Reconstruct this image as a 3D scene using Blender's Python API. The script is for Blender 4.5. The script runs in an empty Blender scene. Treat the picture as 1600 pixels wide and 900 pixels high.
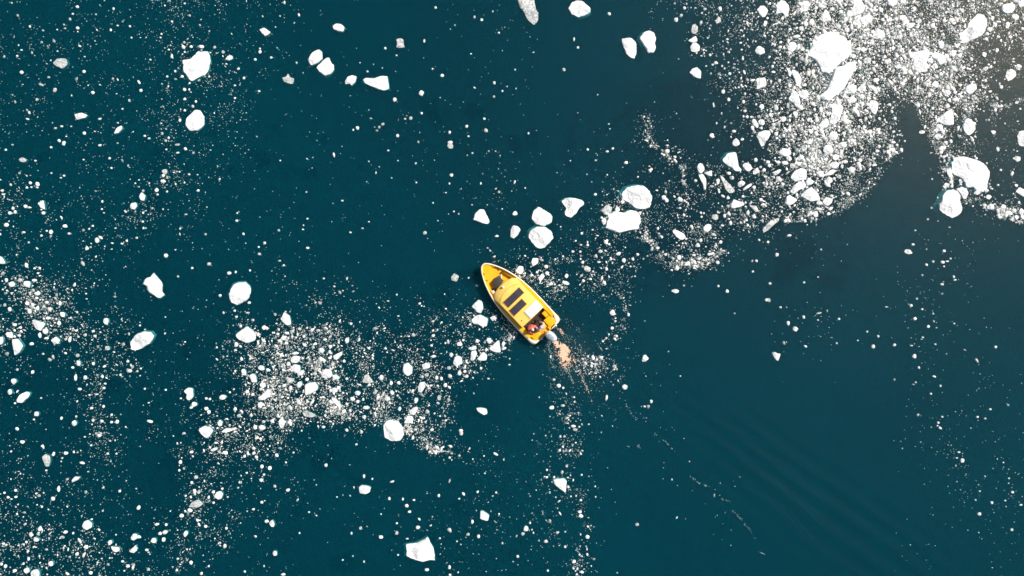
import bpy, bmesh, math, random
import numpy as np
from mathutils import Vector, Matrix, noise
R = math.radians
rng = np.random.default_rng(7); random.seed(7)
scene = bpy.context.scene; COL = scene.collection
S = 0.042                                  # metres per photograph pixel on the water
def wx(px): return (px-800.0)*S
def wy(py): return (450.0-py)*S

# ---------------------------------------------------------------- camera, sky, sun, exposure
cam = bpy.data.cameras.new('camera'); camo = bpy.data.objects.new('camera', cam); COL.objects.link(camo)
cam.lens = 24; cam.sensor_width = 36; cam.clip_end = 12000; cam.clip_start = 0.5
camo.location = (0, 0, 1600*S*24/36); camo.rotation_euler = (0, 0, 0)
scene.camera = camo
SUN_EL, SUN_AZ = R(46), R(31)             # azimuth: angle from +X (right of the picture) towards +Y (its top)
world = bpy.data.worlds.new('World'); scene.world = world; world.use_nodes = True
nt = world.node_tree
sky = nt.nodes.new('ShaderNodeTexSky'); sky.sky_type = 'NISHITA'; sky.sun_disc = False
sky.sun_elevation = SUN_EL; sky.sun_rotation = R(90)-SUN_AZ
sky.air_density = 1.0; sky.dust_density = 2.5; sky.ozone_density = 1.0
bg = nt.nodes['Background']; bg.inputs['Strength'].default_value = 0.075
nt.links.new(sky.outputs[0], bg.inputs[0])
sun = bpy.data.lights.new('sun', 'SUN'); sun.energy = 4.4; sun.angle = R(0.55); sun.color = (1.0, 0.92, 0.82)
suno = bpy.data.objects.new('sun', sun); COL.objects.link(suno)
sd = Vector((math.cos(SUN_EL)*math.cos(SUN_AZ), math.cos(SUN_EL)*math.sin(SUN_AZ), math.sin(SUN_EL)))
suno.rotation_euler = sd.to_track_quat('Z', 'Y').to_euler(); suno.location = sd*60
vs = scene.view_settings
vs.view_transform = 'Standard'; vs.look = 'None'; vs.exposure = 0.2; vs.gamma = 1.0; vs.use_curve_mapping = False
ICE = '''
T 0 0 4
P the notched floe at upper left;large white floe with a notched top, brash ice around it, at upper left|1140 375 1195 368 1235 325 1300 322 1318 370 1300 450 1230 490 1190 508 1150 450 1145 400
P the smooth round upper-left floe;smooth rounded white floe right below the large notched floe at upper left|1215 690 1250 690 1278 730 1278 780 1240 815 1190 820 1162 790 1165 740 1190 715
G the mottled grey chunk;mottled grey crumbling ice chunk floating alone far up at the left|330 395 360 365 410 365 425 400 390 430 355 415
P|465 715 510 705 548 720 530 738 480 748
P|712 838 735 795 760 785 765 805 740 832
P|1408 370 1425 348 1452 348 1455 368 1430 380
e 135 452 28 26;343 563 30 40;233 622 26 24;183 705 16 24;173 744 26 14;624 743 24 14;346 802 22 16;386 790 20 14;810 628 18 26;27 355 16 20;108 350 14 14;200 330 14 18;135 313 16 12;438 120 18 26;483 42 24 20;455 87 16 14;112 97 16 20;187 165 14 22;400 155 16 16;485 175 26 20;525 447 22 22;305 483 22 14;360 320 14 10;500 288 22 14 35;735 160 18 12;812 165 14 16;693 187 14 22;822 236 12 14;735 895 16 12;445 790 14 12;528 832 22 24;370 880 20 24;400 890 28 20;710 55 14 20;1395 325 26 22 40;1260 292 40 28;1195 292 22 22;1153 265 20 20;1155 325 14 14;880 565 24 24;1140 478 22 20;1045 478 16 16;1095 445 14 18;1415 400 18 12;1490 430 20 16;1525 488 20 24;1595 372 20 20;1250 158 16 16;1155 22 14 14;1030 35 12 14;1185 97 16 16;1155 620 22 20;1205 665 22 20;1225 635 16 22;1155 690 18 18;1125 752 18 24;1015 835 16 22;905 850 22 16;932 866 20 14;1035 880 20 20;1055 862 18 18;737 768 16 14;1185 520 14 16;1183 560 12 20;940 373 16 12;1055 310 14 14;1010 213 14 14;1003 235 12 14;600 90 10 12
g 258 530 40 18 20
T 400 0 4
P|22 185 50 172 90 200 80 215 60 228 40 212
P the lone egg-shaped chunk;small egg shaped white chunk in open water above the pair of blocks|478 165 500 148 530 150 553 170 545 200 515 200 485 182
G|875 245 900 238 920 245 922 275 930 295 900 302 878 298 882 270
P|330 365 350 330 392 308 414 325 415 370 385 395 345 412 330 390
P the touching pair of blocks;white angular block, lower right one of a touching pair in upper left open water|378 420 410 390 440 360 458 362 470 395 485 405 488 440 465 465 430 475 395 450
G|163 485 190 480 200 458 215 485 238 490 228 525 200 520 175 510
P|555 510 575 480 600 470 628 478 622 510 600 535 585 522 560 525
P the long wedge floe;long white wedge shaped floe, pointed at its left end, in the upper open water|668 500 685 487 740 490 790 475 820 478 832 555 800 565 765 562 710 535 680 520
e 268 93 16 22;150 100 12 14;95 360 20 18;25 325 24 24;20 570 20 14;1122 48 18 18;808 302 18 18;1052 255 16 26;878 347 14 12;1163 472 26 24;1032 582 36 38;868 623 26 34;967 738 26 26;932 743 18 16;1035 708 16 18;635 800 26 28;608 812 12 16;717 740 14 10;770 795 18 22;793 777 26 20 -40;885 848 20 24;1365 107 16 24;1410 125 20 22;1518 205 16 16;1480 72 10 14;1490 518 18 24;1487 605 18 22;1540 570 14 16;1570 540 10 10;1427 742 18 18;1317 790 20 24;1328 852 18 12;1210 828 20 24;1213 890 42 24;1243 158 12 12;1215 182 8 8;697 447 14 14;790 425 10 10;735 402 8 8;650 392 10 10
T 800 0 4
G the rough top-edge floe;rough grey and white floe tapering downward, cut by the top edge of the picture|30 -20 135 -20 148 55 165 85 160 130 138 158 95 120 75 80 45 45
P the knobbly oval top floe;bright oval floe with a knobbly right end just below the top edge|350 55 375 15 410 2 440 8 470 35 490 50 485 80 450 100 410 108 370 85
P|683 245 715 237 745 238 775 265 778 330 765 368 740 360 710 335 695 290
P the tall twin floe;taller right hand one of two upright white floes in dark water|795 240 820 205 855 190 885 200 900 240 892 270 900 300 885 328 850 333 825 290
G|1118 190 1128 155 1145 148 1162 170 1160 200 1140 213 1125 208
P|1097 255 1150 223 1158 260 1125 270
P the pack's left-edge round chunk;smooth round chunk touching a small triangle, left edge of the dense upper right pack|1112 295 1125 272 1150 266 1175 290 1172 315 1148 328 1120 320
P|1107 455 1125 430 1155 420 1182 445 1180 492 1140 482
e 608 87 24 24;325 435 24 26;412 297 18 20;103 833 16 20;20 435 12 12;25 553 10 12;535 592 10 12;605 775 12 12;612 805 10 10;388 245 12 30;1026 124 30 30;1057 97 26 26;1078 50 22 22;1118 48 10 10;1145 50 14 12;1300 55 26 38
g 1290 128 34 50 20
T 1040 0 7.5
P|1135 295 1160 240 1190 250 1185 290 1165 315
P|1065 115 1110 68 1150 68 1205 125 1165 195 1135 200 1095 165
P the tall rounded top-edge floe;tall rounded white floe near the top edge, left side of the dense pack|1300 55 1345 5 1390 5 1440 60 1450 110 1435 170 1445 185 1410 200 1370 155 1320 160 1290 170
P|1045 590 1065 555 1100 535 1130 560 1155 570 1165 620 1130 635 1105 650 1065 625
e 525 298 30 30;515 335 24 24;505 150 28 22;425 155 30 26;470 172 22 20;958 275 36 42;925 335 20 30;1012 348 46 22 30;913 420 26 44 30;722 460 44 28;878 503 44 28;1022 482 26 44 30;1055 487 24 30;890 583 32 28;920 530 20 24;762 580 24 24;678 638 22 40;735 612 40 30;520 645 40 36;548 628 20 20;450 622 26 30;455 658 20 20;903 690 32 40;842 712 26 26;797 685 20 20;735 732 28 28;550 760 36 32;475 775 30 22;662 775 32 30;690 803 28 32;795 795 26 36;628 872 50 36 25;533 862 26 34;805 752 40 24;862 850 30 26;843 812 20 20;700 880 18 24;635 407 22 20;493 447 18 24;672 485 20 20;672 543 16 20;711 568 18 20;555 540 18 22;1180 25 40 34;1205 48 22 24;1025 12 32 26;1015 155 24 28;918 172 20 22;772 68 28 20;750 48 20 22;822 8 14 20;1055 290 24 24;1155 850 50 40;1250 780 36 50;1272 737 30 34;1325 265 50 44;1260 590 30 26;1260 140 30 26
g 750 865 44 44;1455 345 50 40;1345 495 50 34
T 1220 0 7.5
P|70 560 100 500 145 485 190 530 185 570 130 610 90 600
P|220 50 250 20 310 10 330 60 320 120 280 140 240 120 235 80
P the top-edge triangular block;white triangular block in the dense pack above the huge rugged floe|455 220 525 105 560 150 590 240 540 255 480 250
P|800 185 850 60 855 -20 935 -20 990 90 960 150 920 175 850 185
P|1225 -20 1370 -20 1365 40 1310 85 1250 60
P|915 235 960 190 1040 170 1075 200 1070 250 1020 275 960 285
P|850 240 900 225 940 280 930 315 890 300
P|1060 440 1100 360 1150 340 1230 400 1215 440 1160 445 1120 460
P the huge rugged floe;huge rugged white floe, the largest of the dense upper right pack, seen whole|300 640 360 560 390 480 480 400 590 365 660 375 740 420 770 470 830 500 825 580 830 640 780 680 700 730 640 800 550 880 480 850 440 760 380 690
e 365 240 60 50;300 235 36 40;160 285 50 36;240 335 70 60;340 395 50 50;265 420 40 40;230 555 60 60;270 795 34 44;325 815 40 36;775 350 70 70;1170 115 70 70;755 215 50 50;850 660 80 70;1400 550 40 60;1310 570 50 70;1215 665 50 50;1360 785 60 50;1440 810 70 70;1265 640 50 40;1280 230 60 50;1350 225 50 50;1430 240 60 60;1370 310 60 60;920 740 50 90
g 670 310 90 80;410 95 60 50;600 110 60 50;700 140 60 50;1010 710 110 100
T 1200 0 4
P the long slanting slab;long white slab slanting down left just below the huge rugged floe|312 605 360 570 380 520 420 420 460 415 500 390 550 385 545 430 510 490 470 560 420 600 380 635 340 625
P|113 420 125 425 148 455 140 482 125 470
P|145 440 165 435 190 460 208 490 208 525 185 540 165 510
P|1480 480 1490 445 1515 430 1545 445 1550 475 1520 500 1495 508
e 1565 420 40 40
T 1400 0 7.5
P the blocky upper-right floe;big blocky white floe leaning to the right, at the far upper right of the pack|750 440 760 390 830 330 850 270 920 200 960 155 1055 195 1060 270 1040 370 990 430 900 465 800 505 755 490
P|1215 110 1240 60 1310 40 1395 50 1400 90 1360 150 1290 165 1250 150
P|1380 -20 1510 -20 1510 70 1450 85
P the cluster of fused blocks;lobed white floe of fused blocks right of centre in the dense pack|170 620 230 605 300 590 370 600 390 640 370 690 330 720 365 760 360 830 300 850 240 820 190 750 200 700 180 670
P|415 625 470 610 560 650 580 700 570 740 510 765 470 710 430 680
e 400 715 80 90;450 780 80 80;525 525 90 110;165 300 100 80;265 250 70 70;75 235 60 90 20;650 235 70 60;560 245 60 60;545 410 60 60;620 560 60 60;710 540 60 60;775 570 60 60;660 630 100 90;745 650 70 60;615 705 60 50;880 695 50 60;1030 640 70 80 -30;1055 460 60 50;1195 430 60 40;1100 345 70 80;1065 400 60 50;1125 210 70 60;1155 290 60 70;1400 200 100 80;1305 295 60 90 20;1390 280 30 30;1180 590 60 60;890 560 60 50;1045 805 80 50 -20;1110 785 40 50;1150 695 30 40;1375 690 36 26;1440 790 80 60;95 810 90 90;30 780 60 60;240 860 50 50;290 170 60 60
T 1080 120 7.5
P the square block in the pack;white square block near the left side of the dense upper right pack|762 20 870 8 878 110 765 148 770 80
P|1185 120 1200 150 1215 170 1240 180 1260 240 1280 310 1260 370 1225 350 1195 300 1145 280 1140 250 1170 210
P|1255 180 1300 165 1350 150 1378 190 1365 240 1320 268 1275 240
P|705 530 720 490 750 500 790 570 775 605 730 575
P|785 520 810 495 855 510 862 550 830 575 800 560
P the big tooth-shaped block;white tooth shaped block pointing down, with smaller blocks crowded above it|760 690 790 655 850 630 920 635 925 680 900 730 870 760 860 800 825 820 800 770 775 720
P|478 780 495 740 525 718 560 755 570 790 530 815 490 805
e 1152 103 54 56;373 177 54 66;440 268 46 52;585 97 34 34;595 55 30 26;632 105 26 26;630 200 34 44;612 295 40 50;772 207 30 30;860 182 36 26;555 125 34 26;1057 212 34 34;820 352 70 70;630 400 50 40;612 465 30 36;655 470 44 40;703 472 40 36;792 465 50 46;715 600 50 56;740 652 50 36;712 695 34 28;822 600 40 40;240 690 66 66;503 640 64 40;597 735 52 36;390 590 26 40;297 545 26 36;355 430 22 36;960 600 60 60;965 560 60 40;1130 335 56 80;1180 345 36 36;1220 440 60 100 -20;1080 495 80 80 30;1155 465 44 36;935 405 40 30;985 430 40 18 20;930 450 60 50;1105 630 60 50;1080 690 46 46;1030 698 36 36;995 670 50 60;920 795 34 30;1440 600 50 70;1445 385 40 50;1370 510 40 50;1400 655 50 40;1255 735 40 40;1175 740 40 24;1380 765 90 60;1305 830 40 90 15;1345 820 30 60
g 262 330 24 70;995 360 60 80;1000 720 40 40
T 1240 120 7.5
P|600 150 630 100 690 85 735 110 735 170 690 205 640 190
P|745 150 790 85 840 110 845 160 790 178
P|640 260 690 220 730 260 720 300 680 305
P the kite-shaped block;white kite shaped block with a downward point, between the long slab and the open inlet|875 330 905 270 950 280 990 310 980 400 960 445 920 420 880 370
P the upright bean-shaped floe;white upright bean shaped floe below the long slab|445 360 480 310 530 295 575 350 560 430 530 500 480 570 425 530 430 480 445 420
P|290 570 330 520 370 485 410 510 415 560 370 600 320 625
P|405 690 430 650 480 640 520 680 510 730 465 755 425 735
P|505 800 560 760 600 770 625 800 600 835 530 830
e 955 160 60 100 -10;950 40 60 60;800 230 70 60;735 335 60 70;805 320 60 70 -30;1015 405 60 36 -30;595 480 76 90;320 385 44 90;270 500 50 80;295 740 50 40;585 665 60 50;530 630 40 40;845 490 40 50;890 645 70 60;985 625 60 50;1003 490 40 44;1185 490 44 50;1085 535 36 30;1120 330 50 40;1170 300 50 30;1150 410 36 50;905 700 40 40;865 705 26 30;1000 815 50 50;975 870 50 40;1140 860 60 50;1175 875 40 40;1145 810 60 50;1210 800 40 36;1245 680 26 30;1270 692 26 24;1170 645 50 40;1130 745 26 26;1300 755 36 30;1060 880 40 36;760 590 60 60;825 590 50 50;660 640 50 60
T 1400 120 7.5
P|405 95 460 45 495 70 490 130 450 135
P|800 140 830 100 900 80 940 95 940 150 890 195 850 200 810 170
P the wide inlet-side wedge;wide white wedge of ice at the right side of the open inlet|470 510 520 460 590 410 650 375 668 400 675 470 675 560 620 575 550 560 510 530
P the drop-shaped floe;smooth white drop shaped floe at right, just right of a wide wedge|775 580 790 520 830 480 880 505 925 560 930 610 900 660 850 688 800 650
P the floe cut off at right;lumpy white floe cut by the right edge of the picture|1415 700 1440 640 1510 625 1510 820 1440 800 1425 750
e 500 600 100 100;545 640 60 60;490 700 80 80;540 835 90 60;305 650 80 50;1135 655 70 60;895 742 44 44;823 742 28 30;925 700 36 30;1085 505 34 36;1052 508 26 34;1025 403 30 24;1180 250 36 40;1232 288 36 20;1100 175 60 34;1165 212 26 26;725 600 40 80 15;980 158 36 30;1045 45 44 40;1210 85 30 40;1045 130 34 30;1008 103 30 36;735 875 30 50;1190 850 50 70;795 790 24 26;1410 305 60 30 -30;590 190 100 70;690 185 60 40;255 330 60 70;430 370 50 50
T 1420 230 6.923
P the broad cracked floe at right;broad rugged white floe right of the inlet, with grey hollows and a crumbled lower edge|470 170 490 120 570 95 640 115 740 145 810 175 850 225 878 270 870 330 850 390 845 450 810 485 740 460 680 430 620 440 600 380 560 330 490 300 470 250
P|405 230 460 240 465 310 430 330 410 290
P the smooth blue-edged floe;smooth white floe with blue green left edge, just below the broad cracked floe|320 620 350 580 370 520 410 470 490 455 530 480 560 520 550 570 575 640 570 700 530 745 470 765 400 730 340 690
P|530 460 570 425 620 450 640 500 620 560 590 555 560 510
P|1120 120 1160 95 1205 110 1205 145 1165 160
P|1155 480 1200 430 1260 470 1260 550 1200 520
e 410 410 60 60;885 645 90 80;820 630 50 40;860 540 80 60;740 490 80 50;1115 285 40 66;992 248 36 36;962 410 36 30;730 122 34 34;713 98 24 24;840 175 34 30;1170 42 24 24;955 25 30 40;1020 650 60 90 20;1080 710 90 60 20;1135 690 60 60;955 682 30 26;985 760 60 30;1160 760 60 60;1215 700 60 80;1225 750 50 50;1190 810 50 40;320 280 22 22;205 780 26 26;250 345 24 22;245 658 24 24;310 545 18 30;315 800 20 20;440 866 34 14;340 18 60 50;345 55 50 40;340 160 30 30;430 135 40 40;380 150 40 40;345 95 30 30;880 430 36 16;895 450 40 20;1160 415 50 40
g 560 370 60 60;450 380 40 40
T 1060 240 7.5
P|750 130 790 105 840 125 870 175 825 210 780 195
P|868 205 930 158 940 190 910 245 875 240
P|215 160 235 120 265 110 300 150 305 195 270 235 235 230
P|300 225 390 195 395 265 350 260
P|235 245 290 240 320 290 325 350 320 425 295 430 285 370 260 310
G the long clear shard;long grey translucent shard of ice slanting down right, left part of the pack|480 255 510 260 570 330 640 400 660 430 650 455 600 465 550 420 515 340
P|695 340 740 312 785 340 760 375 720 395 700 375
P|755 410 800 375 855 345 862 370 810 410 760 435
P|1110 215 1180 185 1210 190 1170 240 1130 255
P the arrowhead-shaped block;white arrowhead shaped block with a peak on top, at the lower edge of the pack|605 600 650 535 700 555 765 575 775 600 720 625 650 645 615 640
G|830 605 915 612 945 680 900 685 870 650
P|288 870 350 820 385 850 370 900 330 930 295 910
e 590 232 70 50 -20;625 285 60 60;460 325 50 80;390 383 60 34;200 318 40 40;735 297 30 30;520 500 60 36 30;580 520 50 40;475 448 34 40;755 500 40 36;885 395 50 50;1085 355 50 50;1035 355 40 40;1010 270 30 30;1170 290 60 60;965 540 50 44;785 575 32 32;580 618 50 40;1280 460 40 40;815 698 46 46;885 740 60 50;795 780 40 36;1210 680 34 34;1210 627 26 26;993 738 24 24;985 790 36 40;610 815 44 60;540 730 40 60;460 685 24 40;297 700 30 30;65 720 34 40;100 735 24 24;85 788 26 26;150 850 40 36;235 860 40 20;190 828 20 24;270 742 30 30;30 545 40 60;15 640 40 30;1050 100 60 50;1065 140 50 50;1155 100 34 44;1130 55 30 30;960 160 40 40;1000 195 60 50;905 75 50 60;1430 45 90 60 -20;1245 110 90 60;1475 120 60 50;1275 230 70 30 -40
g 430 735 90 60;1340 145 80 70
T 1200 225 4
P|65 50 90 25 140 35 145 60 120 85 85 75
P|345 45 352 15 375 2 400 12 407 45 385 65 360 65
P the topmost of the stacked blocks;rounded white block, topmost of a column of four blocks in the pack's lower half|137 210 165 170 205 150 240 160 240 222 200 229 170 232
P|138 300 160 258 200 233 236 245 235 270 190 290 160 315
P|233 240 247 207 290 235 270 255 243 260
P the wide block with a peak;wide white peaked block, right side of the column of four blocks|200 320 240 285 270 268 305 300 330 345 270 362 240 345
P|100 375 115 330 135 317 185 350 160 370 130 388
P|340 360 360 330 405 345 395 370 375 388 350 380
P|385 130 400 112 430 112 447 130 425 155 395 150
P|345 195 385 165 410 158 420 175 395 195 360 200
P|350 240 375 202 400 215 405 235 380 250
P|500 155 520 140 545 150 545 168 520 180 505 172
P|400 75 420 62 442 75 440 95 420 103 402 95
G the thin grey shard;thin grey shard slanting up right at the pack's ragged lower edge|-30 555 -32 530 -10 505 0 490 40 470 72 460 68 480 30 510 0 540
e 132 92 40 34;320 370 44 30;297 438 46 42;315 405 50 18;255 437 24 24;445 205 32 28;568 137 40 34;480 112 40 24;565 120 30 16;570 65 16 26;755 90 18 18;690 45 16 16;230 125 50 24 20;205 85 50 34 -20;100 118 44 44;58 175 60 36 -15;60 215 30 24;265 188 24 20;180 320 24 34;665 132 40 20;690 15 24 24;780 40 36 36;760 15 30 30;132 572 38 20 -15;55 692 28 28;12 872 22 22;225 865 16 16;312 832 12 12;998 470 14 14;920 540 14 12;905 628 24 16;963 820 16 18;990 755 22 20;1032 735 18 18;1100 668 26 20;1092 740 30 24;1120 733 24 14;1140 716 16 16;1160 830 18 24;1168 850 24 14;1087 877 26 18;1100 765 14 12;1135 520 22 8
P|850 672 862 658 885 660 904 682 880 690 862 684
T 0 225 4
G|118 95 140 82 170 100 155 115 125 110
P|235 370 272 350 282 410 262 405
P|870 330 885 300 910 325 900 355 880 350
P the rounded left open-water chunk;rounded white chunk below left of a crumbly one, left part of the picture|812 400 820 370 850 365 857 390 840 410
P|-20 710 0 700 15 710 35 745 20 752 -20 745
e 272 432 28 24;160 390 28 26;235 252 30 34;190 243 22 24;197 270 16 14;95 425 22 28;62 432 26 24;82 402 18 26;40 505 36 30;407 514 34 26;432 560 22 16;607 600 28 38;543 652 28 32;318 550 26 34;318 577 18 14;293 543 16 14;260 573 16 16;20 315 26 14;180 615 16 18;762 623 24 12;855 587 18 16;793 605 16 22;895 430 14 18;892 485 16 16;1020 198 24 22;1045 210 18 22;1020 232 38 24;980 288 28 26;895 292 18 20;868 268 14 12;1112 55 24 16;1110 5 40 18;1208 55 14 18;1183 190 16 14;1037 697 30 28;1308 750 30 26;1433 807 30 24;1473 800 16 20;1563 790 16 16;1112 828 16 16;1480 480 20 18;1522 562 16 20;1285 563 18 18;1293 395 12 12;580 512 16 16;640 360 16 20;637 408 14 14;650 430 12 10;685 90 22 18;697 150 12 16;522 98 14 12;400 198 18 14;380 212 16 12;122 182 16 18;68 255 16 22;37 37 16 16;222 105 16 14;320 20 18 16;397 3 24 16;625 8 22 16;78 5 20 14;322 182 14 12;702 620 20 10;570 622 10 10;655 640 10 10;520 607 10 10;127 850 36 34;170 875 52 44;75 877 44 36;215 852 40 20;165 757 26 34;217 777 20 16;40 850 24 30
g 1030 172 40 36
T 0 0 1
P the spiky floe at left;spiky white floe with jagged left side in open water, left of the picture|223 443 228 435 235 433 240 426 247 434 254 443 253 455 258 461 248 466 240 461 231 455 230 447
P the round floe left of centre;large round white floe right of the spiky one, above the middle left brash field|357 461 364 446 372 441 384 441 391 448 392 456 388 467 379 473 370 477 361 472
P the middle field's lowest big floe;large white floe at the lower edge of the middle brash ice field|599 665 605 657 613 656 622 658 629 667 631 680 624 689 612 689 601 683
T 400 225 4
P the rounded triangle above the bow;white rounded triangle floe in open water just above the boat's bow|1355 475 1370 435 1400 408 1425 410 1445 450 1460 480 1450 500 1410 495 1385 485
G the clear block near the bow;small square block of clear grey ice left of the boat's bow|1220 830 1240 808 1268 825 1255 860 1222 852
e 152 103 12 12;487 68 14 34;887 104 12 10;1222 194 26 26;1209 247 14 18;1352 57 16 14;1320 71 12 12;1455 45 14 14;1497 45 10 10;1405 247 12 20;1519 300 18 20;1187 304 12 10;1107 368 12 12;1055 555 28 26;706 486 14 10;665 527 18 12;590 552 18 12;540 354 18 12;144 540 18 18;322 467 16 12;294 534 16 12;297 508 10 10;22 688 24 20;17 643 14 14;322 650 24 16;147 730 22 14;174 758 14 14;490 890 14 14;848 212 10 10;770 143 10 10;750 180 10 22;1237 422 12 12;1267 437 12 16;1447 650 16 12;1465 668 14 14;1380 885 20 14;315 300 12 10;1350 380 12 8;1445 380 10 8;692 236 8 8;318 92 10 10;424 840 16 14
g 1214 12 44 44
T 800 225 4
P|0 515 10 508 35 515 53 535 35 570 10 592 -10 580 -8 540
P the heart-shaped floe;white heart shaped floe in open water, upper right of the boat|310 360 330 340 370 335 440 350 452 375 420 400 400 435 370 460 335 450 330 425 340 400
P|122 460 135 420 165 392 200 412 240 435 253 465 240 495 200 514 150 500
P the lower of two touching floes;white rounded floe, lower one of two touching floes above the boat|103 580 110 545 150 519 205 519 245 545 260 585 230 620 200 652 160 652 130 620
P the big domed floe;big domed white floe, upper one of two close together right of the heart shaped floe|688 305 720 270 780 258 820 262 860 295 873 335 865 390 830 406 770 400 740 370 695 345
P the saddle-shaped floe;wide white saddle shaped floe with a pale blue green left tip, beneath the domed floe|580 525 610 440 640 420 700 430 740 412 790 425 805 480 790 530 720 540 670 557 620 540
G|555 415 590 380 628 395 615 440 580 445
P the white lozenge-shaped block;white lozenge shaped block inside the small arc of brash, right of the saddle shaped floe|1000 545 1015 532 1075 560 1087 585 1060 602 1020 580
P|1195 520 1215 500 1245 505 1245 530 1225 548 1200 540
P|120 735 130 712 165 715 162 745 128 768
P the pinkish block by the bow;pinkish white block floating close to the boat's starboard bow|18 795 42 762 70 765 72 798 55 815 30 810
P|162 835 190 808 205 825 190 850 172 856
P the tall crescent-sided slab;tall white slab with curved left side, lower left end of the dense pack|1312 100 1350 60 1400 50 1408 95 1415 140 1440 165 1400 172 1350 140
e 18 435 40 36;657 412 38 40;573 482 32 46;690 363 32 28;520 315 24 20;1043 345 26 38;950 335 36 30;967 353 30 30;960 300 20 26;905 290 24 12;1258 565 34 22;1162 633 34 32;1303 613 28 26;1180 602 24 26;586 615 28 40 -40;552 672 34 26;665 685 36 28;697 728 28 34;577 868 22 38 -30;212 767 30 28;218 807 32 28;340 825 28 30;335 868 50 24;435 822 22 20;473 632 20 20;380 672 22 18;426 673 20 18;318 702 16 16;785 690 24 20;755 720 18 24 -40;730 743 16 14;763 765 18 12;740 765 16 14;685 772 18 16;1527 730 20 20;1505 797 18 16;1290 888 18 18;1075 885 16 14;1030 775 36 34;1045 710 34 34;960 690 24 18;910 650 26 22;912 528 18 22;918 560 20 18;1250 685 40 20;1285 740 30 26;1230 690 22 22;1185 750 30 26;1100 745 26 24;1140 735 24 20;1220 752 20 20;1270 640 20 26;970 45 34 34;950 68 22 22;1018 80 26 20;985 130 14 14;473 35 18 18;595 47 22 16;630 28 18 18;523 102 18 14;595 193 12 12;468 190 10 10;498 237 10 10;82 275 12 12;365 105 12 10;397 605 14 14;1180 430 20 20;1325 450 30 30;1365 497 24 28
g 470 780 50 40 30;1270 460 46 34;1315 510 26 16
T 0 450 4
P the leaf-shaped floe at left;white leaf shaped floe below the spiky floe at left|815 340 850 290 900 272 945 275 963 300 940 345 880 380 822 390
P the faceted middle-field corner floe;faceted white floe at the upper left corner of the middle brash ice field|1475 290 1510 265 1545 240 1575 262 1600 290 1595 325 1550 345 1510 330 1480 310
P the fan-shaped block at left;fan shaped white block in the brash ice field at the left edge|200 200 230 203 285 222 270 245 255 268 230 260 212 235
P|40 275 80 278 78 315 45 305
P the tapering block at left;white block tapering downward near the left edge, below a small square one|78 320 115 320 145 362 125 400 92 422 85 380
P|320 325 350 303 375 325 365 350 335 348
P the oblong block at lower left;oblong white block slanting up right, alone near the left edge|105 700 125 665 165 648 188 655 180 680 140 718 110 715
P|1150 645 1175 622 1205 628 1208 680 1180 702 1162 690 1172 665
P|1560 545 1580 533 1600 550 1605 590 1575 590
P the block where the field narrows;white block with a pointed underside at the lower left of the middle field|1240 885 1275 862 1310 868 1333 890 1318 915 1290 940 1265 920
e 663 208 38 48;286 270 38 40;249 295 22 40;290 314 40 16;197 350 32 24;438 320 20 46 15;412 320 20 20;120 297 28 18;92 230 30 24;128 247 28 18;392 165 34 38;370 220 30 34;303 187 34 22;170 97 32 30;235 35 40 26;185 145 26 34;235 127 22 34;62 133 28 32;30 107 24 26;293 90 26 22;5 328 34 60;374 98 20 26;332 430 16 36;486 422 28 26;490 470 30 40;473 560 24 48;583 473 20 26;500 632 30 20;455 497 20 20;650 492 18 16;640 552 18 26;650 625 20 18;533 293 24 24;584 270 20 18;800 458 22 18;814 517 28 26;858 520 18 18;880 503 14 14;876 548 10 10;906 260 16 12;87 583 36 40;62 650 34 40;110 645 12 24 30;205 525 24 30 30;108 510 20 20;95 720 16 14;227 787 34 38;384 815 18 24;466 845 34 40;477 803 18 16;108 880 30 22 45;582 826 20 26;637 832 24 20;698 838 20 20;697 792 18 18;648 740 20 22;573 750 20 18;937 833 46 20 15;905 630 14 16;1036 637 16 14;1157 337 14 12;538 35 14 12;258 687 14 14;1131 690 16 14;1215 727 42 36;1195 747 22 18;1393 682 48 38;1290 753 30 30;1305 775 26 30;1375 845 36 44;1495 797 30 26;1436 652 16 14;1435 858 20 24;1290 690 24 20;1376 47 22 18;1558 92 26 20;1468 142 16 18;1550 155 30 14;1580 200 26 20;1505 237 16 22;1478 180 20 16;1398 155 14 20;1475 348 22 22;1472 388 26 14;1510 445 20 30;1470 520 14 20;1525 525 30 50;1580 665 24 24;1420 890 80 26
g 533 560 26 32;672 375 32 34
T 400 450 4
P|155 195 175 150 210 175 220 225 195 235 170 215
P the hexagonal middle-field block;white hexagonal block in the middle brash ice field, right of centre of it|405 535 430 507 465 510 480 545 460 562 415 560
P|478 545 500 540 528 562 480 580
P|217 440 235 424 270 427 273 455 255 469 220 465
P|215 495 240 475 275 485 278 515 255 533 230 520
P|258 532 285 513 305 520 290 545 262 548
P the biggest middle-field block;biggest, squarish white block in the thick of the middle brash ice field|305 605 340 590 360 590 385 605 385 635 350 655 308 672
P|480 425 520 405 540 395 535 420 505 450 490 445
G the bell-shaped block;greyish white bell shaped block, right part of the middle brash ice field|665 575 690 535 715 560 735 590 700 595 668 590
P the smooth upright oval;smooth upright white oval at the upper rim of the middle brash ice field|918 500 925 475 950 467 978 495 975 535 950 550 925 535
P|1012 620 1025 590 1055 588 1057 615 1035 655 1015 650
P|1038 480 1060 468 1088 475 1085 500 1045 510
P|1230 470 1240 432 1260 422 1285 432 1290 475 1250 490
P the sharp triangle near the stern;sharp white triangle of ice left of the boat's stern|1455 380 1518 322 1530 405 1490 400
P|1380 445 1420 398 1445 420 1440 452 1400 455
P|1345 397 1370 387 1382 410 1362 455 1340 450
P|1325 375 1375 360 1378 383 1345 390
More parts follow.
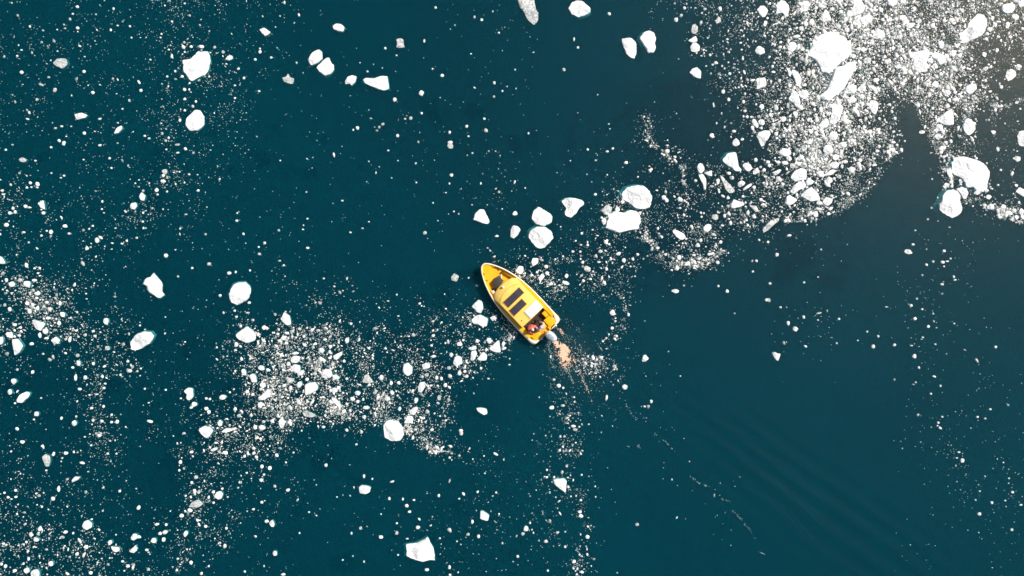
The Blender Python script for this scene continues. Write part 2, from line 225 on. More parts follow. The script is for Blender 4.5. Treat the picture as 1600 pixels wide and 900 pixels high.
P the chunky block beside the boat;white chunky block, upper one of two beside the boat's port side|1347 115 1370 90 1390 72 1415 88 1420 130 1405 158 1380 150 1365 130
P the wide block beside the boat;wider white block, lower one of two beside the boat's port side|1345 205 1370 175 1400 168 1450 190 1440 240 1410 240 1390 228 1365 225
P|1460 185 1505 165 1508 190 1480 208
P|960 770 985 745 1012 745 1005 770 990 795 965 790
P|925 845 945 800 975 800 985 825 965 845
P|470 690 495 685 535 735 520 745 490 720
G|290 780 310 765 350 780 382 800 340 810 300 800
P|10 685 45 665 75 630 92 640 90 670 55 700 20 702
P the lone small oblong block;small oblong white block in open water below left of the boat|1375 750 1400 747 1440 755 1447 785 1425 795 1385 770
e 1457 328 34 44;1545 350 22 44;1550 378 40 16 -25;1270 350 40 28;1295 325 20 20;1220 418 28 30;1205 500 30 26;1272 533 30 34;1305 522 22 24;1212 550 30 36;1407 502 18 24;1110 427 30 22;1108 298 24 22;985 292 28 26;1068 543 32 24;1040 555 24 20;1130 560 24 30 30;892 593 28 26;844 593 24 30;783 560 32 34;822 692 36 30;850 655 34 30 30;897 755 26 34;690 748 50 28;605 693 40 30;635 710 30 26;635 657 36 32;567 567 22 18;490 640 50 40;515 625 30 26;272 605 34 44 30;27 730 36 44;42 607 40 42;32 500 50 36 20;72 512 26 28;172 313 36 34;200 315 20 24;190 345 30 22;50 248 38 30;120 165 22 22;247 408 50 24;203 475 30 32;172 513 24 24;408 390 40 34;460 400 24 30;465 365 28 24;461 437 28 18;480 478 26 32;550 457 22 26;570 328 30 44;370 537 28 28;432 322 26 18;517 330 16 22;645 322 16 28;595 223 26 16;273 255 28 20;300 303 20 20;303 355 28 22;320 570 26 24;357 372 24 22;373 348 18 20;368 245 14 22;160 845 44 70;38 873 50 34;422 868 26 18;465 835 20 12;743 655 28 26;795 668 20 22;1000 700 30 44;1183 607 30 30;880 42 14 14;890 175 16 10;1035 112 12 12;902 360 16 16;1280 890 34 20;1100 885 26 20;1045 885 20 20;1160 215 16 14;550 770 30 30;590 790 20 20
g 215 578 64 40;1145 685 26 44;1138 720 24 20
T 800 450 4
P the three-cornered chunk;small three cornered white chunk alone in open water right of the wake|812 460 818 422 835 418 855 440 838 458
P|690 608 705 602 722 612 718 632 700 635 688 622
e 627 155 42 42;571 45 16 16;1020 20 56 26;1345 20 24 26;1590 75 30 26;625 250 24 22;567 333 18 16;587 315 16 20;640 492 34 28 30;870 710 20 28;829 740 20 14;293 610 34 32;320 625 16 18;262 573 22 20;248 747 38 26;318 735 34 20;388 682 14 16;391 712 14 14;415 780 16 14;383 863 36 22;395 885 34 22;420 867 16 16;437 853 14 16;440 443 20 16;457 466 22 14;507 437 26 38;530 447 18 18;520 478 22 30;497 487 20 24;170 683 10 10;978 397 10 10;1052 550 12 8;605 290 14 16;590 380 14 12;475 427 14 20;548 470 16 16
T 1200 450 4
P the small lobed chunk at right;small lobed white chunk alone in the open water right of the boat|25 405 45 400 60 410 78 412 72 430 65 455 50 450 35 430
e 170 256 38 38;125 220 24 32;222 180 20 28;5 77 24 28;78 120 20 14;318 157 44 14;312 200 14 12;234 364 24 16 30;443 193 18 18;657 365 26 28;688 302 18 20;790 355 26 22;561 328 14 12;620 272 14 14;895 110 26 22;930 67 18 18;963 133 20 14;1087 36 18 14;1002 241 24 20;968 308 18 14;960 320 14 8;914 427 30 34 -30;942 498 18 24;1040 553 30 16 15;1078 612 16 16;1018 661 18 16;923 590 16 14;908 603 20 10;937 793 20 20;1088 805 16 14;1064 842 20 18;1075 875 24 18 40;1058 860 16 10;1422 370 20 20;1500 731 18 14;1388 758 20 14;1308 806 20 16;1357 815 16 12;1032 160 14 14;1037 208 14 18;1045 351 16 14;898 360 22 8;1115 411 10 10;1053 248 16 10;740 118 22 8;1020 870 12 8;1268 876 10 10
T 0 675 4
G the two-lobed grey chunk;grey two lobed chunk standing upright near the left edge, lower part of the picture|262 155 285 138 312 150 315 185 305 215 285 215 275 185
P|448 305 465 280 500 278 490 298 460 312
P the roundest chunk at lower left;round white chunk in the dark water at lower left|515 585 525 560 550 550 575 570 573 595 545 612 520 600
P the round tail-end block;rounded white block in the narrow tail of brash ice, lower left of the middle field|1340 400 1355 375 1380 370 1393 385 1385 415 1365 423 1345 410
G|1180 470 1195 442 1240 420 1270 450 1240 472
P|820 655 835 635 858 638 858 665 835 678 822 670
P the fin-shaped chunk;white fin shaped chunk below a touching round pair at lower left|805 745 835 720 850 705 857 740 835 757
P|692 715 745 720 748 740 725 752 705 735
P the bottom-edge round chunk;round white chunk cut by the bottom edge near the left corner|190 880 205 862 235 858 247 880 243 915 200 915
e 1187 488 36 26;870 655 28 22;687 690 34 36;140 62 34 24;290 240 20 14;335 138 20 34 20;388 164 18 16;367 355 24 40;420 295 20 18;332 416 26 28;245 398 20 20;228 384 18 14;100 405 24 16;98 365 18 22;28 380 16 16;262 467 14 18;250 603 28 36;202 643 18 14;225 672 40 30 20;410 625 34 24;390 657 34 22;457 632 16 18;318 822 36 34;290 734 22 16;180 793 18 30;167 866 38 40;147 823 18 16;35 838 24 26;92 866 28 24;23 698 18 18;117 708 18 16;538 718 34 32;482 762 24 24;567 880 30 24;573 545 18 12;867 472 26 34 30;960 678 40 34;1000 634 28 24;1032 626 42 32;1160 636 28 44 20;1038 578 20 20;1135 522 34 26;1204 522 18 14;1243 376 24 32 20;1226 282 32 30;1198 317 20 22;1128 187 24 32;1150 228 16 22;1120 240 16 18;1411 130 32 30;1340 108 50 22 -20;1197 125 30 20;1305 408 18 28;1335 442 18 16;1415 602 20 22;1584 483 20 18;1305 838 16 18;1530 872 16 16;1112 792 18 16;927 858 26 22;918 737 26 18;930 752 18 14;800 838 26 24;835 830 22 18;767 808 22 18;1023 672 26 34;1150 8 24 18;570 83 18 14;620 22 26 26;603 8 20 16;1285 590 26 24;1350 68 30 14;1507 315 12 22;1488 348 16 14;1390 354 18 16;852 354 14 12;642 492 14 14;725 642 12 12;1320 325 12 12;262 88 14 14;610 815 14 14;1160 400 14 18
g 412 132 32 26;1105 862 22 18
T 400 675 4
P the small crown-shaped block;small white crown shaped block alone in dark water below the middle field|642 345 660 332 690 335 718 345 710 375 690 388 650 382
P the big sail-shaped floe;big white sail shaped floe with a sharp top corner near the bottom edge|938 705 955 697 1000 695 1040 675 1072 655 1090 690 1110 730 1120 800 1080 800 1040 812 985 795 940 775 945 740
P the tilted square block;small tilted square white block right of and above the big sail shaped floe|1403 495 1415 490 1458 520 1450 555 1425 550 1400 540
e 100 573 34 46;66 558 30 24;118 758 34 36;37 214 26 28;86 226 30 34;34 300 28 26;50 266 16 16;37 439 24 20;200 363 30 28;260 425 14 26 30;438 207 22 26;675 275 18 28;727 293 14 14;627 77 18 14;653 600 24 26;781 657 34 26;597 632 14 20;880 630 26 26;880 570 16 14;850 310 34 14;833 415 18 26;918 420 16 22;942 460 24 26 -40;960 498 26 18;1012 597 30 28;1020 545 24 14 50;945 667 22 10;1210 612 28 40 -30;1352 560 20 32;1392 652 24 28;1149 664 14 14;1142 397 18 24;1210 305 12 34 15;1297 387 18 28 -40;1270 417 16 14;1270 148 18 16;1210 160 18 18;1130 95 30 20 30;1282 8 32 34;170 890 40 20;542 800 14 14;606 775 12 8;675 810 12 16;888 768 14 12;1068 860 30 22;1212 892 22 16;1280 703 12 12;1540 695 14 18;1500 378 18 16;1480 400 14 12;1430 258 12 12;1425 150 12 12;1335 103 12 16;1355 170 10 12;1548 173 10 14;506 406 12 10;377 330 10 10;272 632 12 14;585 205 8 8;987 425 18 14;50 838 12 18
T 800 675 4
P the triangular floe below the wake;white triangular floe with a straight right side, in the strip of brash below the wake|255 300 275 292 330 290 340 310 335 380 300 355 265 325
e 87 605 32 38;68 637 28 22;113 568 14 18;134 630 12 16;28 650 10 22 20;36 777 22 22;430 525 36 24 15;424 500 26 22;472 655 32 28;387 810 34 26 -20;438 875 24 20;408 855 14 26 20;384 852 18 14 30;332 717 18 20;422 767 16 18;470 765 16 22;468 730 10 26;463 715 12 14;474 590 16 16;494 585 12 12;332 623 16 12;224 866 16 18;343 212 20 22;313 252 24 26;236 378 16 20;298 115 22 20;318 92 18 20;327 28 20 18;360 118 18 18;262 282 16 18;218 237 16 20;350 285 20 12;435 268 16 14;520 340 12 14;368 402 14 14;430 425 20 16;273 408 10 12;782 577 30 24 40;480 277 12 10;210 22 12 12;383 300 10 22;658 880 10 8;405 890 16 16
g 284 627 28 20;352 343 18 20
T 1200 675 4
e 1213 177 32 32;1180 162 18 12;1193 126 20 14;1398 442 24 22;1320 512 28 26;1528 376 22 18;1523 610 22 20;1482 428 14 12;1297 424 12 14;1323 370 16 10;1505 289 14 14;1180 310 8 10;1203 360 10 10;1580 455 22 12;1173 210 14 16;1503 320 10 10
'''

# ---------------------------------------------------------------- material helpers
def mat(name):
    m = bpy.data.materials.new(name); m.use_nodes = True
    return m, m.node_tree, m.node_tree.nodes['Principled BSDF']
def N(nt, t, **k):
    n = nt.nodes.new(t)
    for a, b in k.items(): setattr(n, a, b)
    return n
def L(nt, a, b): nt.links.new(a, b)
def paint(name, col, rough=0.4, var=0.12, scale=6.0, bump=0.15, spec=0.5, coat=0.0, metal=0.0):
    m, t, p = mat(name)
    tc = N(t, 'ShaderNodeTexCoord'); nz = N(t, 'ShaderNodeTexNoise'); nz.inputs['Scale'].default_value = scale
    nz.inputs['Detail'].default_value = 5; L(t, tc.outputs['Object'], nz.inputs['Vector'])
    r = N(t, 'ShaderNodeValToRGB')
    r.color_ramp.elements[0].position = .3; r.color_ramp.elements[1].position = .7
    r.color_ramp.elements[0].color = tuple(c*(1-var) for c in col)+(1,)
    r.color_ramp.elements[1].color = tuple(min(1, c*(1+var)) for c in col)+(1,)
    L(t, nz.outputs['Fac'], r.inputs['Fac']); L(t, r.outputs[0], p.inputs['Base Color'])
    b = N(t, 'ShaderNodeBump'); b.inputs['Strength'].default_value = bump; b.inputs['Distance'].default_value = .02
    L(t, nz.outputs['Fac'], b.inputs['Height']); L(t, b.outputs[0], p.inputs['Normal'])
    p.inputs['Roughness'].default_value = rough; p.inputs['Metallic'].default_value = metal
    p.inputs['Specular IOR Level'].default_value = spec; p.inputs['Coat Weight'].default_value = coat
    return m
def tag(o, label=None, cat=None, group=None, kind=None):
    if label: o['label'] = label
    if cat: o['category'] = cat
    if group: o['group'] = group
    if kind: o['kind'] = kind
    return o

# ---- water: scattering teal body under a rippled reflecting skin
def water_material():
    m = bpy.data.materials.new('sea_water'); m.use_nodes = True; t = m.node_tree
    t.nodes.remove(t.nodes['Principled BSDF']); out = t.nodes['Material Output']
    geo = N(t, 'ShaderNodeNewGeometry'); pos = geo.outputs['Position']
    nz = N(t, 'ShaderNodeTexNoise'); nz.inputs['Scale'].default_value = .035; nz.inputs['Detail'].default_value = 3
    L(t, pos, nz.inputs['Vector'])
    cr = N(t, 'ShaderNodeValToRGB'); cr.color_ramp.elements[0].position = .3; cr.color_ramp.elements[1].position = .7
    cr.color_ramp.elements[0].color = WATER_A; cr.color_ramp.elements[1].color = WATER_B
    L(t, nz.outputs['Fac'], cr.inputs['Fac'])
    def mth(op, a, b=None):
        n = N(t, 'ShaderNodeMath', operation=op)
        for i, v in enumerate((a, b)):
            if v is None: continue
            if isinstance(v, (int, float)): n.inputs[i].default_value = v
            else: L(t, v, n.inputs[i])
        return n.outputs[0]
    def wake(ang, scale, cx, cy, rx, ry, dist, amp):
        mp = N(t, 'ShaderNodeMapping'); mp.vector_type = 'TEXTURE'; mp.inputs['Rotation'].default_value = (0, 0, ang)
        mp.inputs['Location'].default_value = (cx, cy, 0)
        L(t, pos, mp.inputs['Vector'])
        w = N(t, 'ShaderNodeTexWave', wave_type='BANDS', bands_direction='Y', wave_profile='SIN')
        w.inputs['Scale'].default_value = scale; w.inputs['Distortion'].default_value = dist
        w.inputs['Detail'].default_value = 2; w.inputs['Detail Scale'].default_value = .35
        L(t, mp.outputs[0], w.inputs['Vector'])
        m2 = N(t, 'ShaderNodeMapping'); m2.vector_type = 'TEXTURE'; m2.inputs['Rotation'].default_value = (0, 0, ang)
        m2.inputs['Location'].default_value = (cx, cy, 0); m2.inputs['Scale'].default_value = (rx, ry, 50)
        L(t, pos, m2.inputs['Vector'])
        g = N(t, 'ShaderNodeTexGradient', gradient_type='SPHERICAL'); L(t, m2.outputs[0], g.inputs['Vector'])
        return mth('MULTIPLY', mth('MULTIPLY', w.outputs['Fac'], g.outputs['Fac']), amp)
    n2 = N(t, 'ShaderNodeTexNoise'); n2.inputs['Scale'].default_value = .9; n2.inputs['Detail'].default_value = 6
    n2.inputs['Roughness'].default_value = .55; L(t, pos, n2.inputs['Vector'])
    h = mth('MULTIPLY', n2.outputs['Fac'], .035)
    h = mth('ADD', h, wake(R(-37), .26, wx(1310), wy(820), 17, 5, 6, .07))
    h = mth('ADD', h, wake(R(-50), 1.1, wx(1260), wy(815), 9, 2.6, 5, .032))
    h = mth('ADD', h, wake(R(-28), .55, wx(1170), wy(710), 9, 3.0, 6, .014))
    h = mth('ADD', h, wake(R(-84), .95, wx(930), wy(790), 11, 5.5, 4, .014))
    h = mth('ADD', h, wake(R(-55), 1.6, wx(895), wy(560), 5, 3.0, 2.5, .05))
    bp = N(t, 'ShaderNodeBump'); bp.inputs['Strength'].default_value = .55; bp.inputs['Distance'].default_value = 1.0
    L(t, h, bp.inputs['Height'])
    df = N(t, 'ShaderNodeSubsurfaceScattering', falloff='BURLEY'); L(t, cr.outputs[0], df.inputs['Color']); L(t, bp.outputs[0], df.inputs['Normal'])
    df.inputs['Radius'].default_value = (1, 1, 1); df.inputs['Scale'].default_value = 1.3
    tr = N(t, 'ShaderNodeBsdfTransparent'); tr.inputs['Color'].default_value = (.30, .90, .92, 1)
    mx = N(t, 'ShaderNodeMixShader'); mx.inputs[0].default_value = .58
    L(t, df.outputs[0], mx.inputs[1]); L(t, tr.outputs[0], mx.inputs[2])
    gl = N(t, 'ShaderNodeBsdfGlossy'); gl.inputs['Roughness'].default_value = .38; gl.inputs['Color'].default_value = (.26, .19, .12, 1); L(t, bp.outputs[0], gl.inputs['Normal'])
    fr = N(t, 'ShaderNodeFresnel'); fr.inputs['IOR'].default_value = 1.33; L(t, bp.outputs[0], fr.inputs['Normal'])
    m3 = N(t, 'ShaderNodeMixShader'); L(t, fr.outputs[0], m3.inputs[0]); L(t, mx.outputs[0], m3.inputs[1]); L(t, gl.outputs[0], m3.inputs[2])
    L(t, m3.outputs[0], out.inputs['Surface'])
    return m
WATER_A = (.0, .058, .094, 1); WATER_B = (.0, .076, .117, 1)

def plane(name, size, z, m):
    bm = bmesh.new(); bmesh.ops.create_grid(bm, x_segments=1, y_segments=1, size=size)
    me = bpy.data.meshes.new(name); bm.to_mesh(me); bm.free(); me.materials.append(m)
    o = bpy.data.objects.new(name, me); o.location = (0, 0, z); COL.objects.link(o); return o
tag(plane('water', 4000, 0, water_material()), kind='structure')
tag(plane('deep_water', 4000, -9, paint('deep_sea', (.0004, .012, .020), .9, .1, .1, 0)), kind='structure')

# ---- ice
def ice_material(name, c0, c1, c2, rough=.5, isl=False, bscale=9.0, bstr=.5):
    m, t, p = mat(name)
    geo = N(t, 'ShaderNodeNewGeometry')
    nz = N(t, 'ShaderNodeTexNoise'); nz.inputs['Scale'].default_value = bscale; nz.inputs['Detail'].default_value = 5
    L(t, geo.outputs['Position'], nz.inputs['Vector'])
    r = N(t, 'ShaderNodeValToRGB'); e = r.color_ramp.elements
    if isl:
        r.color_ramp.interpolation = 'CONSTANT'
        e[0].position = 0; e[0].color = c0+(1,); e[1].position = .08; e[1].color = c1+(1,)
        for ps, c in c2:
            x = e.new(ps); x.color = c+(1,)
        L(t, geo.outputs['Random Per Island'], r.inputs['Fac'])
    else:
        e[0].position = .28; e[0].color = c0+(1,); e[1].position = .62; e[1].color = c2+(1,)
        x = e.new(.45); x.color = c1+(1,)
        L(t, nz.outputs['Fac'], r.inputs['Fac'])
        n3 = N(t, 'ShaderNodeTexNoise'); n3.inputs['Scale'].default_value = bscale*.28; n3.inputs['Detail'].default_value = 3
        L(t, geo.outputs['Position'], n3.inputs['Vector'])
        b = N(t, 'ShaderNodeBump'); b.inputs['Strength'].default_value = bstr; b.inputs['Distance'].default_value = .06
        ad = N(t, 'ShaderNodeMath', operation='ADD'); L(t, nz.outputs['Fac'], ad.inputs[0]); L(t, n3.outputs['Fac'], ad.inputs[1])
        L(t, ad.outputs[0], b.inputs['Height']); L(t, b.outputs[0], p.inputs['Normal'])
    L(t, r.outputs[0], p.inputs['Base Color'])
    p.inputs['Roughness'].default_value = rough; p.inputs['IOR'].default_value = 1.31
    return m
M_ICE = ice_material('white_ice', (.62, .72, .75), (.82, .85, .86), (.92, .91, .89), bstr=.8)
M_GREY = ice_material('clear_grey_ice', (.20, .30, .31), (.42, .46, .46), (.68, .67, .65), .25)
M_BITS = ice_material('brash_bits', (.26, .31, .31), (.36, .40, .39),
    [(.22, (.50, .53, .52)), (.34, (.74, .70, .65)), (.46, (.85, .85, .83)), (.75, (.92, .90, .88))], .35, True)

NXT = [0]
def chaikin(p, k=1):
    for _ in range(k):
        q = np.roll(p, -1, 0); p = np.stack([p*.9+q*.1, p*.1+q*.9], 1).reshape(-1, 2)
    return p
def resample(p, n):
    q = np.vstack([p, p[:1]]); d = np.r_[0, np.cumsum(np.hypot(*np.diff(q, axis=0).T))]
    s = np.linspace(0, d[-1], n, endpoint=False)
    return np.stack([np.interp(s, d, q[:, 0]), np.interp(s, d, q[:, 1])], 1)
def area(p):
    q = np.roll(p, -1, 0); return .5*abs(np.sum(p[:, 0]*q[:, 1]-q[:, 0]*p[:, 1]))

def ice_piece(outline, seed, grey):
    """outline: world xy of the piece at the waterline -> closed lump with a broken, humped top and a wider foot below water"""
    A = area(outline); r = math.sqrt(A/math.pi); n = int(np.clip(22+r*34, 20, 84))
    sm = chaikin(outline, 1); o = resample(sm, n)
    c = o.mean(0); rel = o-c
    jit = np.array([noise.noise(Vector((x*5/max(r, .15)**.5, y*5/max(r, .15)**.5, seed*3.1))) for x, y in o])
    jit2 = np.array([noise.noise(Vector((x*11, y*11, seed*1.7))) for x, y in o]); rel = rel*(1+.045*jit+.045*jit2)[:, None]
    ts = [1, .97, .90, .80, .68, .55, .42, .29, .16] if r > .35 else [1, .95, .82, .6, .32]
    H = (.07+.20*r)*(0.5 if grey else 1)
    verts = []; f = []
    ft = 1.11 if r > .35 else 1.05
    rows = [(.55, -.5*r-.12), (ft, -.16-.05*r), (1.05, -.05)]
    PL = []
    for q in range(random.randint(5, 8)):
        a_ = random.uniform(0, 2*math.pi); PL.append((random.uniform(.62, 1.05), random.uniform(.15, 1.0)*(1.35 if r > .6 else 1), math.cos(a_), math.sin(a_)))
    sx, sy = (-.10*r*rng.uniform(0, 1.8), -.05*r*rng.uniform(-1, 1.8)) if r > .45 else (0, 0)
    for qi, (k, z) in enumerate(rows):
        w = 1 if qi < 2 else .1
        for a in rel: verts.append((a[0]*k+sx*w, a[1]*k+sy*w, z))
    fr = 2.2/max(r, .18)
    for k in ts:
        for a in rel:
            x, y = a*k
            prof = (1-k**2.6)**.45 if k < 1 else 0
            v = Vector((x*fr, y*fr, seed*7.3)); pl = min(o_-s_*(x*ca+y*sa)/r for o_, s_, ca, sa in PL)
            z = .012+H*(min(prof*1.15, pl)+(.16*noise.noise(v)+.10*noise.noise(v*3.1))*prof)
            verts.append((x, y, max(z, .012)))
    nr = len(rows)+len(ts)
    for i in range(nr-1):
        for j in range(n):
            j2 = (j+1) % n; f.append((i*n+j, i*n+j2, (i+1)*n+j2, (i+1)*n+j))
    verts.append((0, 0, float(np.mean([q[2] for q in verts[-n:]])))); top = len(verts)-1
    for j in range(n): f.append(((nr-1)*n+j, (nr-1)*n+(j+1) % n, top))
    f.append(tuple(range(n-1, -1, -1)))
    me = bpy.data.meshes.new('ice'); me.from_pydata(verts, [], f); me.materials.append(M_GREY if grey else M_ICE)
    me.polygons.foreach_set('use_smooth', [False]*len(me.polygons)); me.update()
    return me, c, r

# ---- read the traced pieces
pieces = []; tx = ty = 0; ts_ = 1.0
for ln in ICE.strip().split('\n'):
    k = ln[0]
    if k == 'T': a = ln.split(); tx, ty, ts_ = float(a[1]), float(a[2]), float(a[3])
    elif k in 'PG':
        hd, pt = ln.split('|'); v = np.array([float(x) for x in pt.split()]).reshape(-1, 2)/ts_+[tx, ty]
        hd = hd[1:].strip(); nick = lab = None
        if hd:
            if ';' in hd: nick, lab = hd.split(';')
            else: nick = hd
        pieces.append(dict(p=v, grey=k == 'G', nick=nick, lab=lab, poly=True))
    else:
        for q in ln[2:].split(';'):
            a = [float(x) for x in q.split()]; x, y, w, h = a[:4]; w *= .92/ts_; h *= .92/ts_
            ang = R(a[4]) if len(a) > 4 else R(random.uniform(-14, 14))
            nn = random.randint(6, 9); th = np.sort((np.arange(nn)+rng.uniform(-.28, .28, nn))*2*math.pi/nn)
            rr = rng.uniform(.82, 1.14, nn); ex, ey = np.cos(th)*rr*w/2, np.sin(th)*rr*h/2
            pp = np.stack([ex*math.cos(ang)-ey*math.sin(ang), ex*math.sin(ang)+ey*math.cos(ang)], 1)
            pieces.append(dict(p=pp+[x/ts_+tx, y/ts_+ty], grey=k == 'g', nick=None, lab=None, poly=False))
def ras(mask, p, val=True):
    y0, y1 = int(max(0, p[:, 1].min())), int(min(899, p[:, 1].max()+1)); q = np.roll(p, -1, 0)
    for y in range(y0, y1+1):
        yc = y+.5; c = ((p[:, 1] <= yc) != (q[:, 1] <= yc)); a, b = p[c], q[c]
        xs = np.sort(a[:, 0]+(yc-a[:, 1])/(b[:, 1]-a[:, 1])*(b[:, 0]-a[:, 0]))
        for i in range(0, len(xs)-1, 2):
            mask[y, int(max(0, round(xs[i]))):int(max(0, min(1600, round(xs[i+1]))))] = val
occ = np.zeros((900, 1600), bool)
for P in pieces:
    if P['poly']: ras(occ, P['p'])
BOATPOLY = np.array([(751,413),(760,412),(790,424),(820,441),(852,475),(874,503),(872,512),(842,537),(832,533),(800,500),(770,463),(754,436)], float)
ras(occ, BOATPOLY)
keep = []
for P in pieces:
    c = P['p'].mean(0); P['c'] = c; P['a'] = area(P['p'])
    if not P['poly']:
        x, y = int(np.clip(c[0], 0, 1599)), int(np.clip(c[1], 0, 899))
        if occ[y, x]: continue
        if any(q['a'] > .3*P['a'] and abs(q['c'][0]-c[0])+abs(q['c'][1]-c[1]) < .28*math.sqrt(P['a']) for q in keep): continue
    keep.append(P)
for P in keep: ras(occ, P['p'])
def vis(P):
    c = P['c']; return P['a']*(1 if 0 < c[0] < 1600 and 0 < c[1] < 900 else .6)
keep.sort(key=lambda P: (-(P['nick'] is not None), -vis(P)))
big, rest = keep[:300], keep[300:]

# ---- a label that singles each piece out: its look and where it floats next to a landmark floe
lands = [P for P in big if P['nick']]
def where(P):
    best = None
    for Q in lands:
        if Q is P: continue
        d = math.hypot(P['c'][0]-Q['c'][0], P['c'][1]-Q['c'][1])-.5*math.sqrt(Q['a'])
        if best is None or d < best[0]: best = (d, Q)
    d, Q = best; a = math.degrees(math.atan2(-(P['c'][1]-Q['c'][1]), P['c'][0]-Q['c'][0])) % 360
    dirs = ['right of', 'above right of', 'above', 'above left of', 'left of', 'below left of', 'below', 'below right of']
    return d, Q['nick'], dirs[int(((a+22.5) % 360)//45)]
def look(P):
    p = P['p']-P['c']; ev = np.sqrt(np.maximum(np.linalg.eigvalsh(np.cov(p.T)), .01)); asp = ev[1]/ev[0]
    sz = 'large' if P['a'] > 450 else 'medium' if P['a'] > 110 else 'small'
    sh = 'elongated' if asp > 1.65 else 'angular' if P['poly'] else 'rounded'
    return f"{sz} {sh} {'grey' if P['grey'] else 'white'} ice {'floe' if P['a'] > 300 else 'chunk'}"
slots = {}
for P in big:
    if P['lab']: continue
    d, nk, dr = where(P); P['key'] = (look(P), dr, nk); slots.setdefault(P['key'], []).append((d, id(P), P))
ORD = ['closest', 'second closest', 'third closest', 'fourth closest', 'fifth closest', 'sixth closest', 'seventh closest', 'eighth closest', 'ninth closest', 'tenth closest', 'eleventh closest', 'twelfth closest']
for k, lst in slots.items():
    lst.sort()
    for i, (d, _, P) in enumerate(lst):
        P['lab'] = f"{k[0]} {k[1]} {k[2]}" if len(lst) == 1 else f"{ORD[i]} {k[0]} {k[1]} {k[2]}"
for i, P in enumerate(big):
    w = np.stack([wx(P['p'][:, 0]), wy(P['p'][:, 1])], 1)
    if P['p'][:, 0].size and np.cross(w[1]-w[0], w[2]-w[1]) < 0 or True:
        q = np.roll(w, -1, 0)
        if np.sum(w[:, 0]*q[:, 1]-q[:, 0]*w[:, 1]) < 0: w = w[::-1]
    me, c, r = ice_piece(w, i+1, P['grey'])
    nm = 'ice_floe' if P['a'] > 300 else 'ice_chunk'; me.name = nm
    o = bpy.data.objects.new(nm, me); o.location = (c[0], c[1], 0); COL.objects.link(o)
    tag(o, P['lab'], nm.replace('_', ' '), 'pieces of ice drifting around the boat')

# ---- the rest: brash ice nobody could count, one object
DENS = [
"33334544321000221000256789999998","34333464321010121000146789999988","34444454221111121000125689999985","33344553221122121100413689984974",
"33333442111122221111523589981854","43334542111112222112456689840654","54335422211111233236556787400356","43443222211111112346567521100231",
"65311112211000146665451111002320","77532111454333334434111122112320","66653225776545673244100022213311","43564325888667751362000011003311",
"33354455888878411542100000003322","33354577643247421621100000002421","44431466533212332511110000001322","55531265321232244510011000000243",
"55533553211123332520001000001122","55655542111113323410000000001112"]
DV = np.array([0, 2.5, 6, 13, 26, 50, 95, 155, 325, 860], float)
DENS = [r_ if q < 7 else r_[:27]+r_[27:].replace('3', '2').replace('4', '3') for q, r_ in enumerate(DENS)]
D = np.array([[DV[int(c)] for c in row] for row in DENS])/2500.0
def dens(x, y):
    gx = np.clip(x/50-.5, 0, 30.999); gy = np.clip(y/50-.5, 0, 16.999); ix, iy = gx.astype(int), gy.astype(int); fx, fy = gx-ix, gy-iy
    return (D[iy, ix]*(1-fx)+D[iy, ix+1]*fx)*(1-fy)+(D[iy+1, ix]*(1-fx)+D[iy+1, ix+1]*fx)*fy
def vnoise(x, y, s, seed):
    g = np.random.default_rng(seed).random((260, 260)); u, v = x/s+37, y/s+37
    iu, iv = np.floor(u).astype(int), np.floor(v).astype(int); fu, fv = u-iu, v-iv
    fu, fv = fu*fu*(3-2*fu), fv*fv*(3-2*fv); iu %= 259; iv %= 259
    return (g[iv, iu]*(1-fu)+g[iv, iu+1]*fu)*(1-fv)+(g[iv+1, iu]*(1-fu)+g[iv+1, iu+1]*fu)*fv
clear = np.ones((900, 1600), np.float32)
for pts, val in [
  ([(1410,162),(1424,160),(1436,186),(1452,218),(1466,245),(1474,290),(1466,318),(1480,340),(1500,338),(1512,316),(1530,322),(1556,340),(1600,352),(1600,372),(1440,366),(1180,366),(1190,352),(1262,346),(1312,338),(1330,322),(1356,300),(1368,286),(1390,262),(1402,238),(1412,214),(1408,196)], .012),
  ([(705,606),(740,602),(770,588),(800,560),(812,545),(850,560),(858,700),(800,640),(745,690),(716,694),(706,650)], .06),
  ([(440,690),(470,668),(520,656),(556,650),(585,660),(600,690),(640,692),(700,716),(716,740),(600,770),(470,740)], .18),
  ([(1055,60),(1075,120),(1100,150),(1112,190),(1108,235),(1082,250),(1062,225),(1040,190),(1012,170),(980,100),(1030,40)], .12),
  ([(1122,222),(1138,236),(1130,262),(1105,254),(1108,236)], .1),
  ([(1530,150),(1600,128),(1600,160),(1545,200),(1530,225),(1524,190)], .25),
  ([(1485,190),(1500,215),(1502,235),(1488,232),(1480,215)], .25),
  ([(965,360),(1000,372),(1012,398),(1000,405),(975,385)], .1),
  ([(1130,420),(1150,370),(1200,362),(1260,360),(1260,460),(1000,560),(985,480),(990,440),(1040,425)], .15),
  ([(170,560),(225,590),(270,640),(262,720),(240,780),(190,700),(150,640)], .45),
  ([(100,505),(0,550),(0,640),(90,640),(120,600),(115,540)], .5),
  ([(880,470),(940,480),(955,500),(930,550),(905,545),(885,505)], .08),
  ]:
    ras(clear, np.array(pts, float), val)
